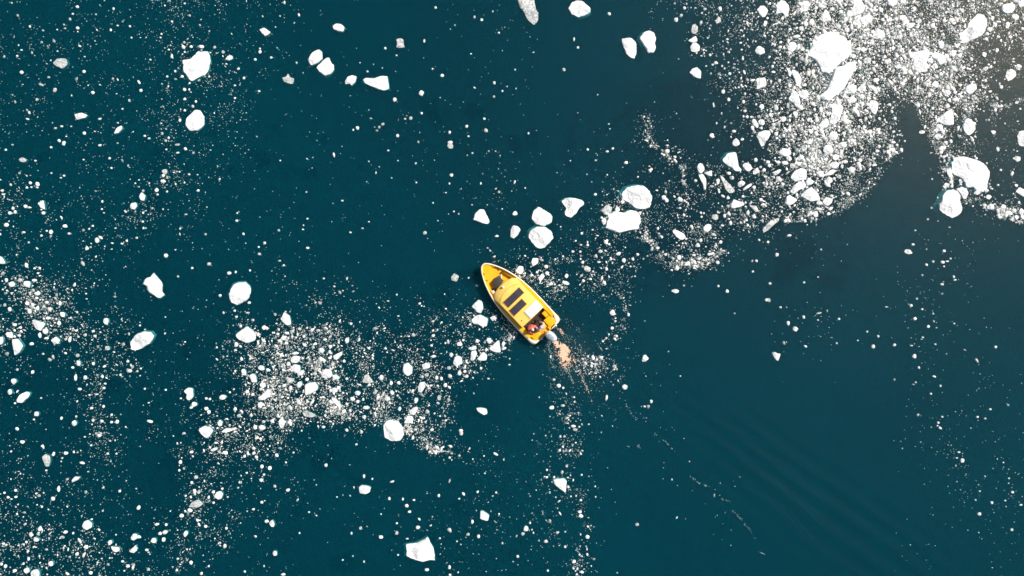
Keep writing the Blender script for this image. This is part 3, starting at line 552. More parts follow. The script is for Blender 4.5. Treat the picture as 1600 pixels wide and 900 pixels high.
def place(n, fn):
    x = rng.uniform(-60, 1660, n); y = rng.uniform(-50, 950, n)
    wxn = (vnoise(x, y, 34, 1)-.5)*30+(vnoise(x, y, 11, 2)-.5)*9; wyn = (vnoise(x, y, 34, 3)-.5)*30+(vnoise(x, y, 11, 4)-.5)*9
    d = dens(np.clip(x+wxn, 0, 1599), np.clip(y+wyn, 0, 899))
    cl = .25+1.5*vnoise(x, y, 26, 5)**1.6*1.5+.9*vnoise(x, y, 8, 6)**2
    d2 = np.where(d > .12, d*(.35+.65*cl)*np.clip(.25+1.9*vnoise(x, y, 13, 12), .2, 1.5), d*cl**1.6)
    jx = x+(vnoise(x, y, 14, 8)-.5)*16+rng.normal(0, 2.5, n); jy = y+(vnoise(x, y, 14, 9)-.5)*16+rng.normal(0, 2.5, n)
    d2 = d2*clear[np.clip(jy, 0, 899).astype(int), np.clip(jx, 0, 1599).astype(int)]
    acc = rng.random(n) < d2*(1720*1000)/n
    return x[acc], y[acc]
xs, ys = place(2600000, dens)
# ridges: narrow trains of brash (px polyline, half width, pieces per px of length)
STRK = [([(1012,180),(1022,212),(1036,240),(1056,262),(1070,290)], 7, 4),([(1072,290),(1074,310),(1060,340)], 12, 2.5),
 ([(1002,352),(1006,378),(1020,398),(1052,416),(1096,418),(1134,402)], 5, 3.5),([(1050,400),(1090,408),(1128,392)], 13, 4),
 ([(964,452),(974,478),(968,505),(950,530),(938,560),(928,578)], 5, 1.6),([(915,562),(935,575)], 7, 2.5),([(868,596),(884,612),(896,640),(904,690),(896,720),(884,760),(906,800),(916,830),(905,880),(898,900)], 11, 1.1),
 ([(640,655),(672,684),(704,706)], 6, 5),([(405,600),(450,620),(520,640),(575,650),(612,655),(650,650)], 16, 4.5),([(415,630),(470,660),(395,690),(345,720),(310,790),(270,830)], 13, 1.5),
 ([(1430,350),(1478,410),(1462,470),(1448,540),(1440,600),(1462,660),(1492,720),(1512,760)], 20, .13),([(1568,760),(1590,800)], 15, .5),
 ([(1512,312),(1536,324),(1562,334),(1600,346)], 6, 9),([(1528,322),(1560,342),(1598,350)], 6, 6),([(1462,205),(1470,240),(1476,262),(1484,290)], 9, 8),([(1476,276),(1492,290)], 6, 10),
 ([(1205,352),(1262,340),(1312,330),(1346,300),(1380,262),(1400,225)], 11, 5),([(780,535),(800,515),(812,500)], 14, 3.5),([(780,490),(800,505),(815,520)], 8, 3),
 ([(800,425),(850,430),(880,445),(862,460),(880,466)], 6, 2.2),([(822,410),(880,400),(940,395),(985,400)], 16, 1.6),([(870,448),(910,440),(950,432)], 9, 1.6),
 ([(940,340),(960,348),(975,335),(1000,352)], 6, 4),([(970,318),(985,300),(1010,292)], 6, 1.5),([(200,340),(235,310),(262,285),(285,262)], 10, .8),([(0,430),(40,450),(70,470)], 16, 3.5),
 ([(60,480),(110,510),(150,550),(160,600),(150,660),(160,720)], 16, 1.6),([(380,500),(395,540),(390,590),(400,620)], 10, 2.0),([(500,545),(560,530),(640,520),(700,500),(760,500)], 16, 1.2),
 ([(285,60),(300,85),(330,100),(300,130),(285,160)], 20, .8),([(0,820),(60,850),(120,870),(200,880)], 24, 1.2),([(270,880),(320,840),(280,890)], 14, 1.0),
 ([(1530,130),(1560,175),(1590,150),(1555,190)], 6, 2.5),([(1500,150),(1520,165),(1510,180)], 5, 3)]
for pl, hw, rho in STRK:
    for (x0, y0), (x1, y1) in zip(pl[:-1], pl[1:]):
        ln = math.hypot(x1-x0, y1-y0); k = int(ln*rho*1.9); u = rng.random(k); w = hw*.75*rng.choice([.6, 1.0, 2.2], k)
        ax_ = x0+(x1-x0)*u+rng.normal(0, 1, k)*w; ay_ = y0+(y1-y0)*u+rng.normal(0, 1, k)*w
        ax_ += (vnoise(ax_, ay_, 30, 41)-.5)*26; ay_ += (vnoise(ax_, ay_, 30, 42)-.5)*26
        g_ = vnoise(ax_, ay_, 11, 43)*.6+vnoise(ax_, ay_, 5, 44)*.4 > rng.uniform(.32, .62, k)
        g_ &= rng.random(k) < clear[np.clip(ay_, 0, 899).astype(int), np.clip(ax_, 0, 1599).astype(int)]*3
        xs = np.r_[xs, ax_[g_]]; ys = np.r_[ys, ay_[g_]]
ok = ~occ[np.clip(ys, 0, 899).astype(int), np.clip(xs, 0, 1599).astype(int)]
xs, ys = xs[ok], ys[ok]
dn = dens(np.clip(xs, 0, 1599), np.clip(ys, 0, 899))
rad = .50*(1-rng.random(len(xs)))**(-1/3.0)*np.where(dn > .2, 1.22, np.where(dn > .1, 1.1, 1)* np.where(dn < .02, .85, 1.0))
rad = np.minimum(rad, np.where(dn > .2, 4.6, 3.2))
mx_, my_ = rng.uniform(0, 1640, 9000), rng.uniform(-30, 700, 9000); md = dens(np.clip(mx_, 0, 1599), np.clip(my_, 0, 899))
mk_ = (rng.random(9000) < np.clip((md-.05)*.55, 0, .55)*(vnoise(mx_, my_, 40, 51) > .35)*clear[np.clip(my_, 0, 899).astype(int), np.clip(mx_, 0, 1599).astype(int)])
mk_ &= ~occ[np.clip(my_, 0, 899).astype(int), np.clip(mx_, 0, 1599).astype(int)]
xs = np.r_[xs, mx_[mk_]]; ys = np.r_[ys, my_[mk_]]; rad = np.r_[rad, np.minimum(2.0*(1-rng.random(mk_.sum()))**(-1/3.2), 6)]
def bits(xs, ys, rad):
    n = len(xs); K = 6
    th = (np.arange(K)[None]+rng.uniform(-.3, .3, (n, K)))*2*np.pi/K+rng.uniform(0, 6.28, (n, 1))
    rr = rad[:, None]*rng.uniform(.72, 1.25, (n, K)); asp = rng.uniform(.42, 1.0, (n, 1)); ph = rng.uniform(0, 3.14, (n, 1))
    ex, ey = np.cos(th)*rr/np.sqrt(asp), np.sin(th)*rr*np.sqrt(asp)
    X, Y = (ex*np.cos(ph)-ey*np.sin(ph))*S, (ex*np.sin(ph)+ey*np.cos(ph))*S
    cx, cy = wx(xs)[:, None], wy(ys)[:, None]
    # a rare few ride low, awash under a skin of water
    h = np.clip(rad*S*rng.uniform(.25, .8, n), .01, .12)
    base = np.stack([cx+X*.9, cy+Y*.9, np.full_like(X, -.03)], 2)
    mid = np.stack([cx+X, cy+Y, np.repeat((h*.35)[:, None], K, 1)], 2)
    up = np.stack([cx+X*.55, cy+Y*.55, h[:, None]*rng.uniform(.75, 1.1, (n, K))], 2)
    return np.concatenate([base, mid, up], 1).reshape(-1, 3)
def tplmesh(name, V, n, K, m):
    q = []
    for lv in range(2):
        for j in range(K): q.append((lv*K+j, lv*K+(j+1) % K, (lv+1)*K+(j+1) % K, (lv+1)*K+j))
    q = np.array(q); cap = np.arange(2*K, 3*K)
    off = np.arange(n)*3*K
    quads = (q.ravel()[None]+off[:, None]); caps = cap[None]+off[:, None]
    loops = np.concatenate([quads, caps], 1).ravel()
    tot = np.tile(np.r_[np.full(len(q), 4), K], n); start = np.r_[0, np.cumsum(tot)[:-1]]
    me = bpy.data.meshes.new(name); me.vertices.add(len(V)); me.vertices.foreach_set('co', V.astype(np.float32).ravel())
    me.loops.add(len(loops)); me.loops.foreach_set('vertex_index', loops.astype(np.int32))
    me.polygons.add(len(tot)); me.polygons.foreach_set('loop_start', start.astype(np.int32)); me.polygons.foreach_set('loop_total', tot.astype(np.int32))
    me.materials.append(m); me.update(calc_edges=True)
    o = bpy.data.objects.new(name, me); COL.objects.link(o); return o
V = bits(xs, ys, rad)
M_DIM = ice_material('small_clear_bits', (.10, .22, .24), (.16, .27, .28), [(.30, (.30, .37, .37)), (.55, (.46, .47, .45)), (.78, (.66, .63, .59))], .35, True)
bo = tplmesh('brash_ice', V, len(xs), 6, M_BITS)
bo.data.materials.append(M_DIM)
bo.data.polygons.foreach_set('material_index', np.repeat(((rad < 1.15) & (rng.random(len(rad)) < .85)).astype(np.int32), 13))
tag(bo, 'countless small bits of brash ice scattered over the dark teal water', 'brash ice', None, 'stuff')
# the traced smaller pieces belong to the same brash
vv, ff = [], []
for i, P in enumerate(rest):
    w = np.stack([wx(P['p'][:, 0]), wy(P['p'][:, 1])], 1); q = np.roll(w, -1, 0)
    if np.sum(w[:, 0]*q[:, 1]-q[:, 0]*w[:, 1]) < 0: w = w[::-1]
    w = resample(chaikin(w, 1), 12); c = w.mean(0); r = math.sqrt(P['a']/math.pi)*S; h = .03+.25*r; b0 = len(vv)
    for k, z in ((.95, -.05), (1, h*.3), (.8, h*.8), (.42, h)):
        for a in w: vv.append((c[0]+(a[0]-c[0])*k, c[1]+(a[1]-c[1])*k, z if z < h*.5 else z*random.uniform(.72, 1.2)))
    vv.append((c[0]+random.uniform(-.2, .2)*r, c[1]+random.uniform(-.2, .2)*r, h*1.08))
    for a in range(3):
        for j in range(12): ff.append((b0+a*12+j, b0+a*12+(j+1) % 12, b0+a*12+12+(j+1) % 12, b0+a*12+12+j))
    for j in range(12): ff.append((b0+36+j, b0+36+(j+1) % 12, b0+48))
me = bpy.data.meshes.new('small_ice_lumps'); me.from_pydata(vv, [], ff); me.materials.append(M_ICE); me.materials.append(M_GREY)
me.polygons.foreach_set('material_index', np.repeat((rng.random(len(rest)) < .22).astype(np.int32), 48)); me.update()
so = bpy.data.objects.new('small_ice_lumps', me); COL.objects.link(so)
tag(so, 'small lumps of white ice among the brash, too many to tell apart', 'brash ice', None, 'stuff')
print('PIECES', len(big), len(rest), len(xs))

# ---------------------------------------------------------------- wake foam, with the boat's reflection laid in as foam bits
M_FOAM_SUNLIT = paint('foam', (.86, .55, .38), .6, .18, 9, .2)  # white foam tinted peach: the sun's warmth is put into its colour
M_FILM = paint('thin_foam', (.26, .34, .33), .6, .2, 9, .1)
def scatter(poly, hw0, hw1, rho):
    X, Y = [], []; T = len(poly)-1
    for i in range(T):
        (x0, y0), (x1, y1) = poly[i], poly[i+1]; ln = math.hypot(x1-x0, y1-y0); k = int(ln*rho); u = rng.random(k); g = (i+u)/T
        hw = hw0+(hw1-hw0)*g; X.append(x0+(x1-x0)*u+rng.normal(0, 1, k)*hw*.5); Y.append(y0+(y1-y0)*u+rng.normal(0, 1, k)*hw*.5)
    return np.concatenate(X), np.concatenate(Y)
fx, fy = [], []
for a in [([(866,533),(873,541),(878,549),(882,556)], 2.4, 6, 60), ([(878,552),(884,561),(886,566)], 7.5, 9, 48), ([(872,536),(882,541),(888,549)], 2.2, 3, 22), ([(878,566),(883,576)], 4, 2.5, 7),
          ([(908,583),(911,596),(917,605)], 2.4, 1.2, .8),([(917,605),(925,628)], .8, .6, .6), ([(866,508),(872,513),(880,522)], 2.4, 2.4, 3.2), ([(893,560),(897,566)], 3, 3, 10)]:  # peach bits off the starboard stern stand for the yellow hull's reflection
    x, y = scatter(*a); fx.append(x); fy.append(y)
fx, fy = np.concatenate(fx), np.concatenate(fy)
k = vnoise(fx, fy, 3.2, 21)+.55*vnoise(fx, fy, 1.5, 22) > .52; fx, fy = fx[k], fy[k]
fr_ = rng.uniform(.35, .85, len(fx))
fo = tplmesh('wake_foam_and_reflection', bits(fx, fy, fr_)*np.array([1, 1, .5]), len(fx), 6, M_FOAM_SUNLIT)
tag(fo, 'pale peach foam churned up behind the outboard motor, sun warmth and hull reflection painted in', 'foam', None, 'stuff')
fx, fy = [], []
for a in [([(884,574),(893,592),(897,600)], 2.4, 2.0, 4), ([(900,570),(910,590),(920,612)], 3, 2, 2.5), ([(874,545),(882,560),(888,580)], 9, 11, 9), ([(862,528),(858,545),(868,575)], 7, 7, 5), ([(868,530),(880,545),(890,570)], 12, 16, 6), ([(880,520),(900,540),(925,575)], 7, 7, 2), ([(885,500),(905,520)], 8, 8, 1.5),
          ([(925,628),(950,640),(970,635)], 8, 10, .5), ([(975,625),(985,645),(994,655),(1012,652)], 2, 1.6, .9), ([(1022,676),(1040,690),(1056,708)], 1.8, 1, 1.2), ([(1078,744),(1095,757),(1108,760)], 2, 1.4, 1.8),
          ([(1123,771),(1130,781),(1140,783)], 1.6, 1.4, 2), ([(1145,798),(1158,812),(1166,822)], 2, 2, 1.1), ([(1166,822),(1180,840)], 3, 3, 1), ([(1185,862),(1198,867)], 1, 1, 1.8), ([(995,690),(1000,700)], 2, 2, 1.5), ([(860,540),(866,600),(900,640)], 12, 12, .8)]:
    x, y = scatter(*a); fx.append(x); fy.append(y)
fx, fy = np.concatenate(fx), np.concatenate(fy)
k = vnoise(fx*1.6-fy*.6, fx*.3+fy*.5, 3.0, 31) > .42; fx, fy = fx[k], fy[k]
ok = ~occ[np.clip(fy, 0, 899).astype(int), np.clip(fx, 0, 1599).astype(int)]; fx, fy = fx[ok], fy[ok]
fo = tplmesh('foam_streaks', bits(fx, fy, rng.uniform(.3, .6, len(fx)))*np.array([1, 1, .35]), len(fx), 6, M_FILM)
tag(fo, 'thin broken streaks of foam trailing away from the boat', 'foam', None, 'stuff')

# ---------------------------------------------------------------- the boat (local frame: +x to the bow, +y to port, z up)
M_YEL = paint('yellow_gelcoat', (.92, .49, .006), .32, .07, 3, .03, coat=.3)
M_YELD = paint('yellow_deck_nonskid', (.90, .455, .006), .6, .10, 8, .2)
M_YEL_LIT = paint('sunlit_yellow_roof', (.95, .66, .15), .38, .06, 3, .03, coat=.3)  # boat yellow made paler where the cabin faces the sun: light in the colour
M_WHITE = paint('white_gelcoat', (.86, .77, .64), .35, .05, 4, .04, coat=.2)
M_HATCH = paint('white_hatch', (.88, .84, .76), .45, .08, 7, .05)
M_RUB = paint('cream_rubbing_strake', (.80, .52, .28), .5, .08, 8, .1)
M_DARK = paint('dark_brown_floor', (.035, .018, .010), .7, .35, 10, .3)
M_GLASS = paint('tinted_glass', (.055, .050, .065), .12, .15, 2, .0, spec=.8)
M_BLACK = paint('black_plastic', (.035, .034, .028), .55, .3, 12, .3)

M_COWL = paint('pale_grey_cowling', (.66, .62, .66), .3, .06, 5, .03, coat=.4)
M_COWLB = paint('blue_grey_cowl_panel', (.34, .43, .52), .35, .08, 5, .03)
M_METAL = paint('stainless_steel', (.55, .55, .55), .25, .1, 10, .05, metal=1)
M_SEAM = paint('seam_sealant', (.55, .33, .01), .6, .1, 10, 0)
boat = bpy.data.objects.new('motor_boat', None); COL.objects.link(boat)
bow_a = math.atan2(590, -560)
BX, BY = 730+700/5.625, 400+670/5.625
boat.location = (wx(BX), wy(BY), 0); boat.rotation_euler = (0, 0, bow_a)
tag(boat, 'yellow open motor boat with a small cabin, white rim and outboard motor', 'boat')
BMAT = Matrix.Translation(boat.location) @ Matrix.Rotation(bow_a, 4, 'Z')
def mk(name, verts, faces, m, parent=None, smooth=False, bevel=0, sub=0):
    me = bpy.data.meshes.new(name); me.from_pydata(verts, [], faces)
    for x in (m if isinstance(m, list) else [m]): me.materials.append(x)
    bm = bmesh.new(); bm.from_mesh(me); bmesh.ops.recalc_face_normals(bm, faces=bm.faces)
    bm.to_mesh(me); bm.free()
    me.polygons.foreach_set('use_smooth', [smooth]*len(me.polygons)); me.update()
    o = bpy.data.objects.new(name, me); COL.objects.link(o)
    if parent: o.parent = parent
    if bevel:
        b = o.modifiers.new('bevel', 'BEVEL'); b.width = bevel; b.segments = 3; b.limit_method = 'ANGLE'; b.angle_limit = R(40)
    if sub:
        s = o.modifiers.new('sub', 'SUBSURF'); s.levels = s.render_levels = sub
    return o
def boxg(x0, x1, y0, y1, z0, z1):
    v = [(x, y, z) for z in (z0, z1) for x, y in ((x0, y0), (x1, y0), (x1, y1), (x0, y1))]
    return v, [(0, 1, 2, 3), (4, 5, 6, 7), (0, 1, 5, 4), (1, 2, 6, 5), (2, 3, 7, 6), (3, 0, 4, 7)]
def box(name, x0, x1, y0, y1, z0, z1, m, parent, bevel=.02):
    v, f = boxg(x0, x1, y0, y1, z0, z1); return mk(name, v, f, m, parent, bevel > 0, bevel)
def rings(name, rs, m, parent, closed=True, cap0=True, cap1=True, smooth=True):
    n = len(rs[0]); v = [p for r in rs for p in r]; f = []
    for i in range(len(rs)-1):
        for j in range(n if closed else n-1): f.append((i*n+j, i*n+(j+1) % n, (i+1)*n+(j+1) % n, (i+1)*n+j))
    if cap0: f.append(tuple(range(n)))
    if cap1: f.append(tuple((len(rs)-1)*n+j for j in range(n)))
    return mk(name, v, f, m, parent, smooth)
HB = [(0, .98), (.05, 1.06), (.14, 1.13), (.3, 1.18), (.8, 1.21), (1.4, 1.225), (2.0, 1.225), (2.6, 1.215), (3.1, 1.19), (3.5, 1.15), (3.9, 1.09), (4.3, 1.0), (4.65, .90), (5.0, .78), (5.3, .65), (5.55, .52), (5.75, .40), (5.9, .29), (6.02, .17), (6.07, .08), (6.085, 0)]
hu = np.array([a for a, _ in HB]); hv = np.array([b for _, b in HB])
def hb(u): return float(np.interp(u, hu, hv))
def gz(u): return .52+.20*max(0, (u-2.0)/4.1)**2
us = [0, .04, .09, .16, .3, .5, .8, 1.1, 1.4, 1.7, 2, 2.3, 2.6, 2.9, 3.2, 3.5, 3.8, 4.1, 4.4, 4.7, 5.0, 5.2, 5.4, 5.6, 5.75, 5.88, 5.97, 6.03, 6.06, 6.085]
def outl(inset, zf, usx=us, ku=1.0):
    st = [(u-(inset*.9 if u > 6.0 else 0), -max(0.0, hb(u)-inset), zf(u)) for u in usx if hb(u)-inset > -.02 or u > 6]
    return st+[(x, -y, z) for x, y, z in reversed(st)][1:]
# hull: flared shell from keel line to gunwale
def hrow(k, z0, zk):
    r = []
    for u in us:
        y = hb(u); t = max(0, (u-4.5)/1.6)
        yy = y*(k-.28*(1-k)*0-(1-k)*.55*t); r.append((min(u, u-(1-k)*.9*t*t), -max(0, yy), z0+(gz(u)-z0)*zk))
    return r+[(a, -b, c) for a, b, c in reversed(r)][1:]
rows = [hrow(.35, -.28, 0), hrow(.80, -.05, 0), hrow(.90, 0, .35), hrow(.965, 0, .75), hrow(1.0, 0, .97)]
hull = rings('hull', rows, M_YEL, boat, cap1=False)
inner = [[(max(x, .02)*.985, y*.93, z) for x, y, z in hrow(1.0, 0, .97)]]
# gunwale rim: rounded white band running all round, broad at the stern quarters
def rimw(u): return .056+(.18*max(0, 1-u/.75) if u < .75 else 0)+.03*max(0, min(1, (u-3)/3))*0
def rim_loop(frac, dz):
    st = []
    for u in us:
        w = rimw(u); y = max(0, hb(u)-w*frac+.02*(frac < .2)); x = u-(w*frac*1.1 if u > 6.0 else w*frac*.5 if u > 5.7 else 0)
        st.append((x, -y, gz(u)+dz))
    return st+[(a, -b, c) for a, b, c in reversed(st)][1:]
prof = [(-.12, -.07), (-.16, -.02), (-.05, .018), (.35, .035), (.75, .030), (1.0, .0), (1.0, -.06)]
rl = [rim_loop(fq, dz) for fq, dz in prof]; n = len(rl[0]); v = [p for r_ in rl for p in r_]; f = []
for i in range(len(rl)-1):
    for j in range(n-1): f.append((i*n+j, i*n+j+1, (i+1)*n+j+1, (i+1)*n+j))
f.append(tuple(i*n for i in range(len(rl)))); f.append(tuple(i*n+n-1 for i in range(len(rl))))
gun = mk('gunwale', v, f, M_WHITE, boat, True)
rl = [rim_loop(fq, dz) for fq, dz in [(-.02, -.15), (-.40, -.13), (-.42, -.09), (-.02, -.07)]]; v = [p for r_ in rl for p in r_]; f = []
for i in range(len(rl)-1):
    for j in range(n-1): f.append((i*n+j, i*n+j+1, (i+1)*n+j+1, (i+1)*n+j))
mk('rubbing_strake', v, f, M_RUB, boat, True)
# stern quarter caps, white
for s in (-1, 1):
    pts = [(-.015, .98), (.02, 1.05), (.10, 1.10), (.24, 1.13), (.50, 1.15), (.50, 1.08), (.25, .98), (.13, .90), (.02, .72), (-.02, .70)]
    z = gz(0)
    rings('stern_quarter', [[(x, s*y, z-.10) for x, y in pts], [(x, s*y, z+.03) for x, y in pts], [(x+(.03 if x < .1 else 0), s*(y-.015), z+.045) for x, y in pts]], M_WHITE, boat, smooth=False)
# inner liner (yellow) from under the rim down to the sole
def lin(k, z): 
    st = [(u if u < 5.8 else u-.1, -max(0, (hb(u)-rimw(u)*.8))*k, z if z is not None else gz(u)-.02) for u in us if u < 5.75]
    return st+[(a, -b, c) for a, b, c in reversed(st)]
rl = [lin(1, None), lin(.97, .45), lin(.86, .22)]; n = len(rl[0])
v = [p for r_ in rl for p in r_]; f = [(i*n+j, i*n+j+1, (i+1)*n+j+1, (i+1)*n+j) for i in range(2) for j in range(n-1)]
mk('side_liner', v, f, M_YEL, boat, True)
# forward sole
fu = [u for u in us if 3.0 <= u < 5.75]
v = [(u, -hb(u)*.88, .20) for u in fu]+[(u, hb(u)*.88, .20) for u in reversed(fu)]
mk('forward_floor', v, [tuple(range(len(v)))], M_YELD, boat)
# foredeck: small flat deck right in the bow, with a lower step behind it
fd = [u for u in us if 5.52 <= u]
for nm, u0, u1, z in (('foredeck', 5.50, 6.2, .645), ('bow_step', 4.95, 5.56, .46)):
    uu = [u0]+[u for u in us if u0 < u < u1]+([u1] if u1 < 6 else [])
    a = [(u-(.06 if u > 6 else 0), -max(0, hb(u)-.05), z) for u in uu]; a = a+[(x, -y, q) for x, y, q in reversed(a)]
    b = [(x, y*.94, z-.22) for x, y, q in a]
    rings(nm, [b, a], M_YEL if nm == 'foredeck' else M_YELD, boat, smooth=False)
for s in (-1, 1):
    for (u, y, z) in ((5.58, .36*s, .645), (5.15, .50*s, .47)):
        cl = box('cleat', u-.07, u+.07, y-.02, y+.02, z, z+.035, M_BLACK, boat, .01)
# side benches of the forward well
for s in (-1, 1):
    uu = [3.7, 4.0, 4.3, 4.6, 4.95]
    a = [(u, s*(hb(u)-.06), .42) for u in uu]+[(u, s*(hb(u)-.24), .42) for u in reversed(uu)]
    rings('side_bench', [[(x, y, .2) for x, y, z in a], a], M_YEL, boat, smooth=False)
# cabin: low, rounded front, cambered roof
CW = .96
def front(y, base): 
    t = abs(y)/1.0
    return base-.30*t**2-.28*max(0, t-.72)**1.2*3
def cabin_rows():
    ys = np.linspace(-1, 1, 25); out = []
    # columns across, rows from the front foot, up the brow, over the roof to the aft edge
    def yy(s, w): return s*w
    rowsd = [(4.36, .30, 1.0, 1), (4.35, .66, 1.0, 1), (4.28, .74, .985, 1), (4.10, .84, .965, 1), (3.84, .92, .94, 1), (3.80, .935, .935, .9), (3.45, .985, .93, .25), (3.0, 1.01, .93, 0), (2.5, 1.025, .93, 0), (2.0, 1.03, .935, 0), (1.40, 1.02, .935, 0), (1.36, 1.0, .935, 0), (1.36, .30, .935, 0)]
    for base, z, w, k in rowsd:
        r = []
        for s in ys:
            y = s*w*.985; x = base-(.28*abs(s)**2+.62*max(0, abs(s)-.72)**1.5)*k
            zz = z-(.07*s*s if z > .7 else 0); r.append((x, y, zz))
        out.append(r)
    return out
cr_ = cabin_rows(); n = 25; v = [p for r_ in cr_ for p in r_]; f = [(i*n+j, i*n+j+1, (i+1)*n+j+1, (i+1)*n+j) for i in range(len(cr_)-1) for j in range(n-1)]
cabin = mk('cabin', v, f, M_YEL_LIT, boat, True, 0, 1)
# cabin sides closed down to the side decks
for s in (-1, 1):
    col = [r_[0 if s < 0 else n-1] for r_ in cr_[1:-1]]
    top = [(x, y, z) for x, y, z in col]; mid = [(x, y+s*.05, z-.12) for x, y, z in col]; low = [(x, min(abs(y)+.06, hb(x)-.05)*s, min(.60, z-.1)) for x, y, z in col]
    nn = len(top); v = top+mid+low; f = [(k*nn+j, k*nn+j+1, (k+1)*nn+j+1, (k+1)*nn+j) for k in range(2) for j in range(nn-1)]
    mk('cabin_side', v, f, M_YEL_LIT, boat, True)
    uu = [.55, .9, 1.2, 1.6, 2.0, 2.4, 2.8, 3.2, 3.5, 3.8]
    v = [(u, s*.93, .585) for u in uu]+[(u, s*(hb(u)-.06), .60) for u in reversed(uu)]
    rings('side_deck', [[(x, y, z-.06) for x, y, z in v], v], M_YEL, boat, smooth=False)
    rb = [(u, s*(.99 if u < 3 else .99-.03*(u-3))) for u in (1.5, 2.0, 2.5, 3.0, 3.5)]
    v = []; f = []
    for u, y in rb: v += [(u, y-.012, .61), (u, y+.012, .61), (u, y+.012, .70), (u, y-.012, .70)]
    for i in range(len(rb)-1):
        for j in range(4): f.append((i*4+j, i*4+(j+1) % 4, i*4+4+(j+1) % 4, i*4+4+j))
    f += [(0, 1, 2, 3), tuple(range(len(v)-4, len(v)))]
    mk('grab_rail', v, f, M_YELD, boat)
def roofz(x, y):
    z = np.interp(x, [1.4, 2.0, 2.5, 3.0, 3.45, 3.8], [1.02, 1.03, 1.025, 1.01, .985, .935]); return float(z-.07*(y/.93)**2)
# brow seam
v = []; f = []; ys_ = np.linspace(-.86, .86, 21)
for y in ys_:
    x = 3.84-.34*abs(y/.9)**2*.9; z = roofz(min(x, 3.8), y)+.004
    v += [(x-.012, y, z), (x+.012, y, z-.004)]
for i in range(20): f.append((2*i, 2*i+1, 2*i+3, 2*i+2))
mk('brow_seam', v, f, M_SEAM, cabin)
# roof windows: framed dark panes that follow the camber
def pane(name, x0, x1, y0, y1, lift, th, m, parent):
    ny = 9; t, b = [], []
    ysn = np.linspace(y0, y1, ny)
    v = []; f = []
    for x in (x0, (x0+x1)/2, x1):
        for y in ysn: v.append((x, y, roofz(x, y)+lift))
    for i in range(2):
        for j in range(ny-1): f.append((i*ny+j, i*ny+j+1, (i+1)*ny+j+1, (i+1)*ny+j))
    o = mk(name, v, f, m, parent, False); so_ = o.modifiers.new('th', 'SOLIDIFY'); so_.thickness = th; so_.offset = 1
    for p in o.data.polygons:
        pass
    return o
for (x0, x1, y0, y1) in ((2.93, 3.40, -.70, .70), (2.28, 2.75, -.32, .80)):
    fr = pane('window', x0-.03, x1+.03, y0-.03, y1+.03, .004, .02, M_YEL, cabin)
    pane('pane', x0, x1, y0, y1, .026, .008, M_GLASS, fr)
hc = pane('roof_hatch', 1.42, 2.05, -.93, .14, .01, .05, M_HATCH, cabin)
pane('roof_hatch_lid', 1.50, 1.94, -.86, .07, .063, .012, M_HATCH, hc)
for y in (-.44, .44): pane('roof_joint', 1.42, 2.2, .26+y*0, .272+y*0, .003, .004, M_SEAM, cabin) if y < 0 else None
# searchlight and vent
def lathe(name, cx, cy, pts, m, parent, n=24, sx=1, sy=1, rot=0):
    rs = []
    for r_, z in pts:
        rs.append([(cx+math.cos(rot)*sx*r_*math.cos(a)-math.sin(rot)*sy*r_*math.sin(a), cy+math.sin(rot)*sx*r_*math.cos(a)+math.cos(rot)*sy*r_*math.sin(a), z) for a in np.linspace(0, 2*math.pi, n, endpoint=False)])
    return rings(name, rs, m, parent)
lathe('searchlight', 4.12, .04, [(.05, .80), (.05, .88), (.07, .90), (.075, .95), (.05, .985), (.015, .99)], M_WHITE, cabin)
lathe('vent', 1.73, .65, [(.035, .95), (.035, 1.02), (.015, 1.03)], M_BLACK, cabin, 12)
# aft cockpit
box('cockpit_floor', .02, 1.38, -.98, .98, .14, .20, M_DARK, boat, 0)
box('cabin_bulkhead', 1.375, 1.40, -.90, .88, .2, .94, M_DARK, boat, 0)
box('stern_locker', .10, .74, -.97, -.36, .18, .53, M_YEL, boat, .03)
box('stern_locker', .06, .66, .32, .95, .18, .53, M_YEL, boat, .03)
box('side_locker', .76, 1.16, -.99, -.60, .18, .52, M_YEL, boat, .03)
box('side_coaming', .68, 1.38, .86, 1.06, .18, .60, M_YEL, boat, .03)
box('side_coaming', 1.18, 1.38, -1.06, -.90, .18, .60, M_YEL, boat, .03)
box('stern_thwart', .30, .66, -.34, .30, .18, .42, M_YELD, boat, .03)
mw = box('motor_well', .0, .30, -.40, .36, .16, .34, M_YELD, boat, .03)
lathe('drain_cap', .16, .10, [(.05, .34), (.05, .37), (.02, .375)], M_DARK, mw, 12)
box('well_block', .02, .24, .17, .34, .34, .48, M_YEL, boat, .03)
box('well_block', .02, .26, -.38, -.24, .34, .50, M_YEL, boat, .03)
box('transom', -.03, .03, -.72, .72, -.15, .50, M_YEL, boat, .02)
box('transom_cap', -.035, .035, -.72, -.40, .50, .60, M_WHITE, boat, .015)
box('transom_cap', -.035, .035, .38, .72, .50, .60, M_WHITE, boat, .015)
box('boarding_ladder', -.14, -.03, .48, .60, .28, .34, M_METAL, boat, .01)
box('trim_tab', -.20, -.03, -.75, -.55, .02, .05, M_METAL, boat, .01)
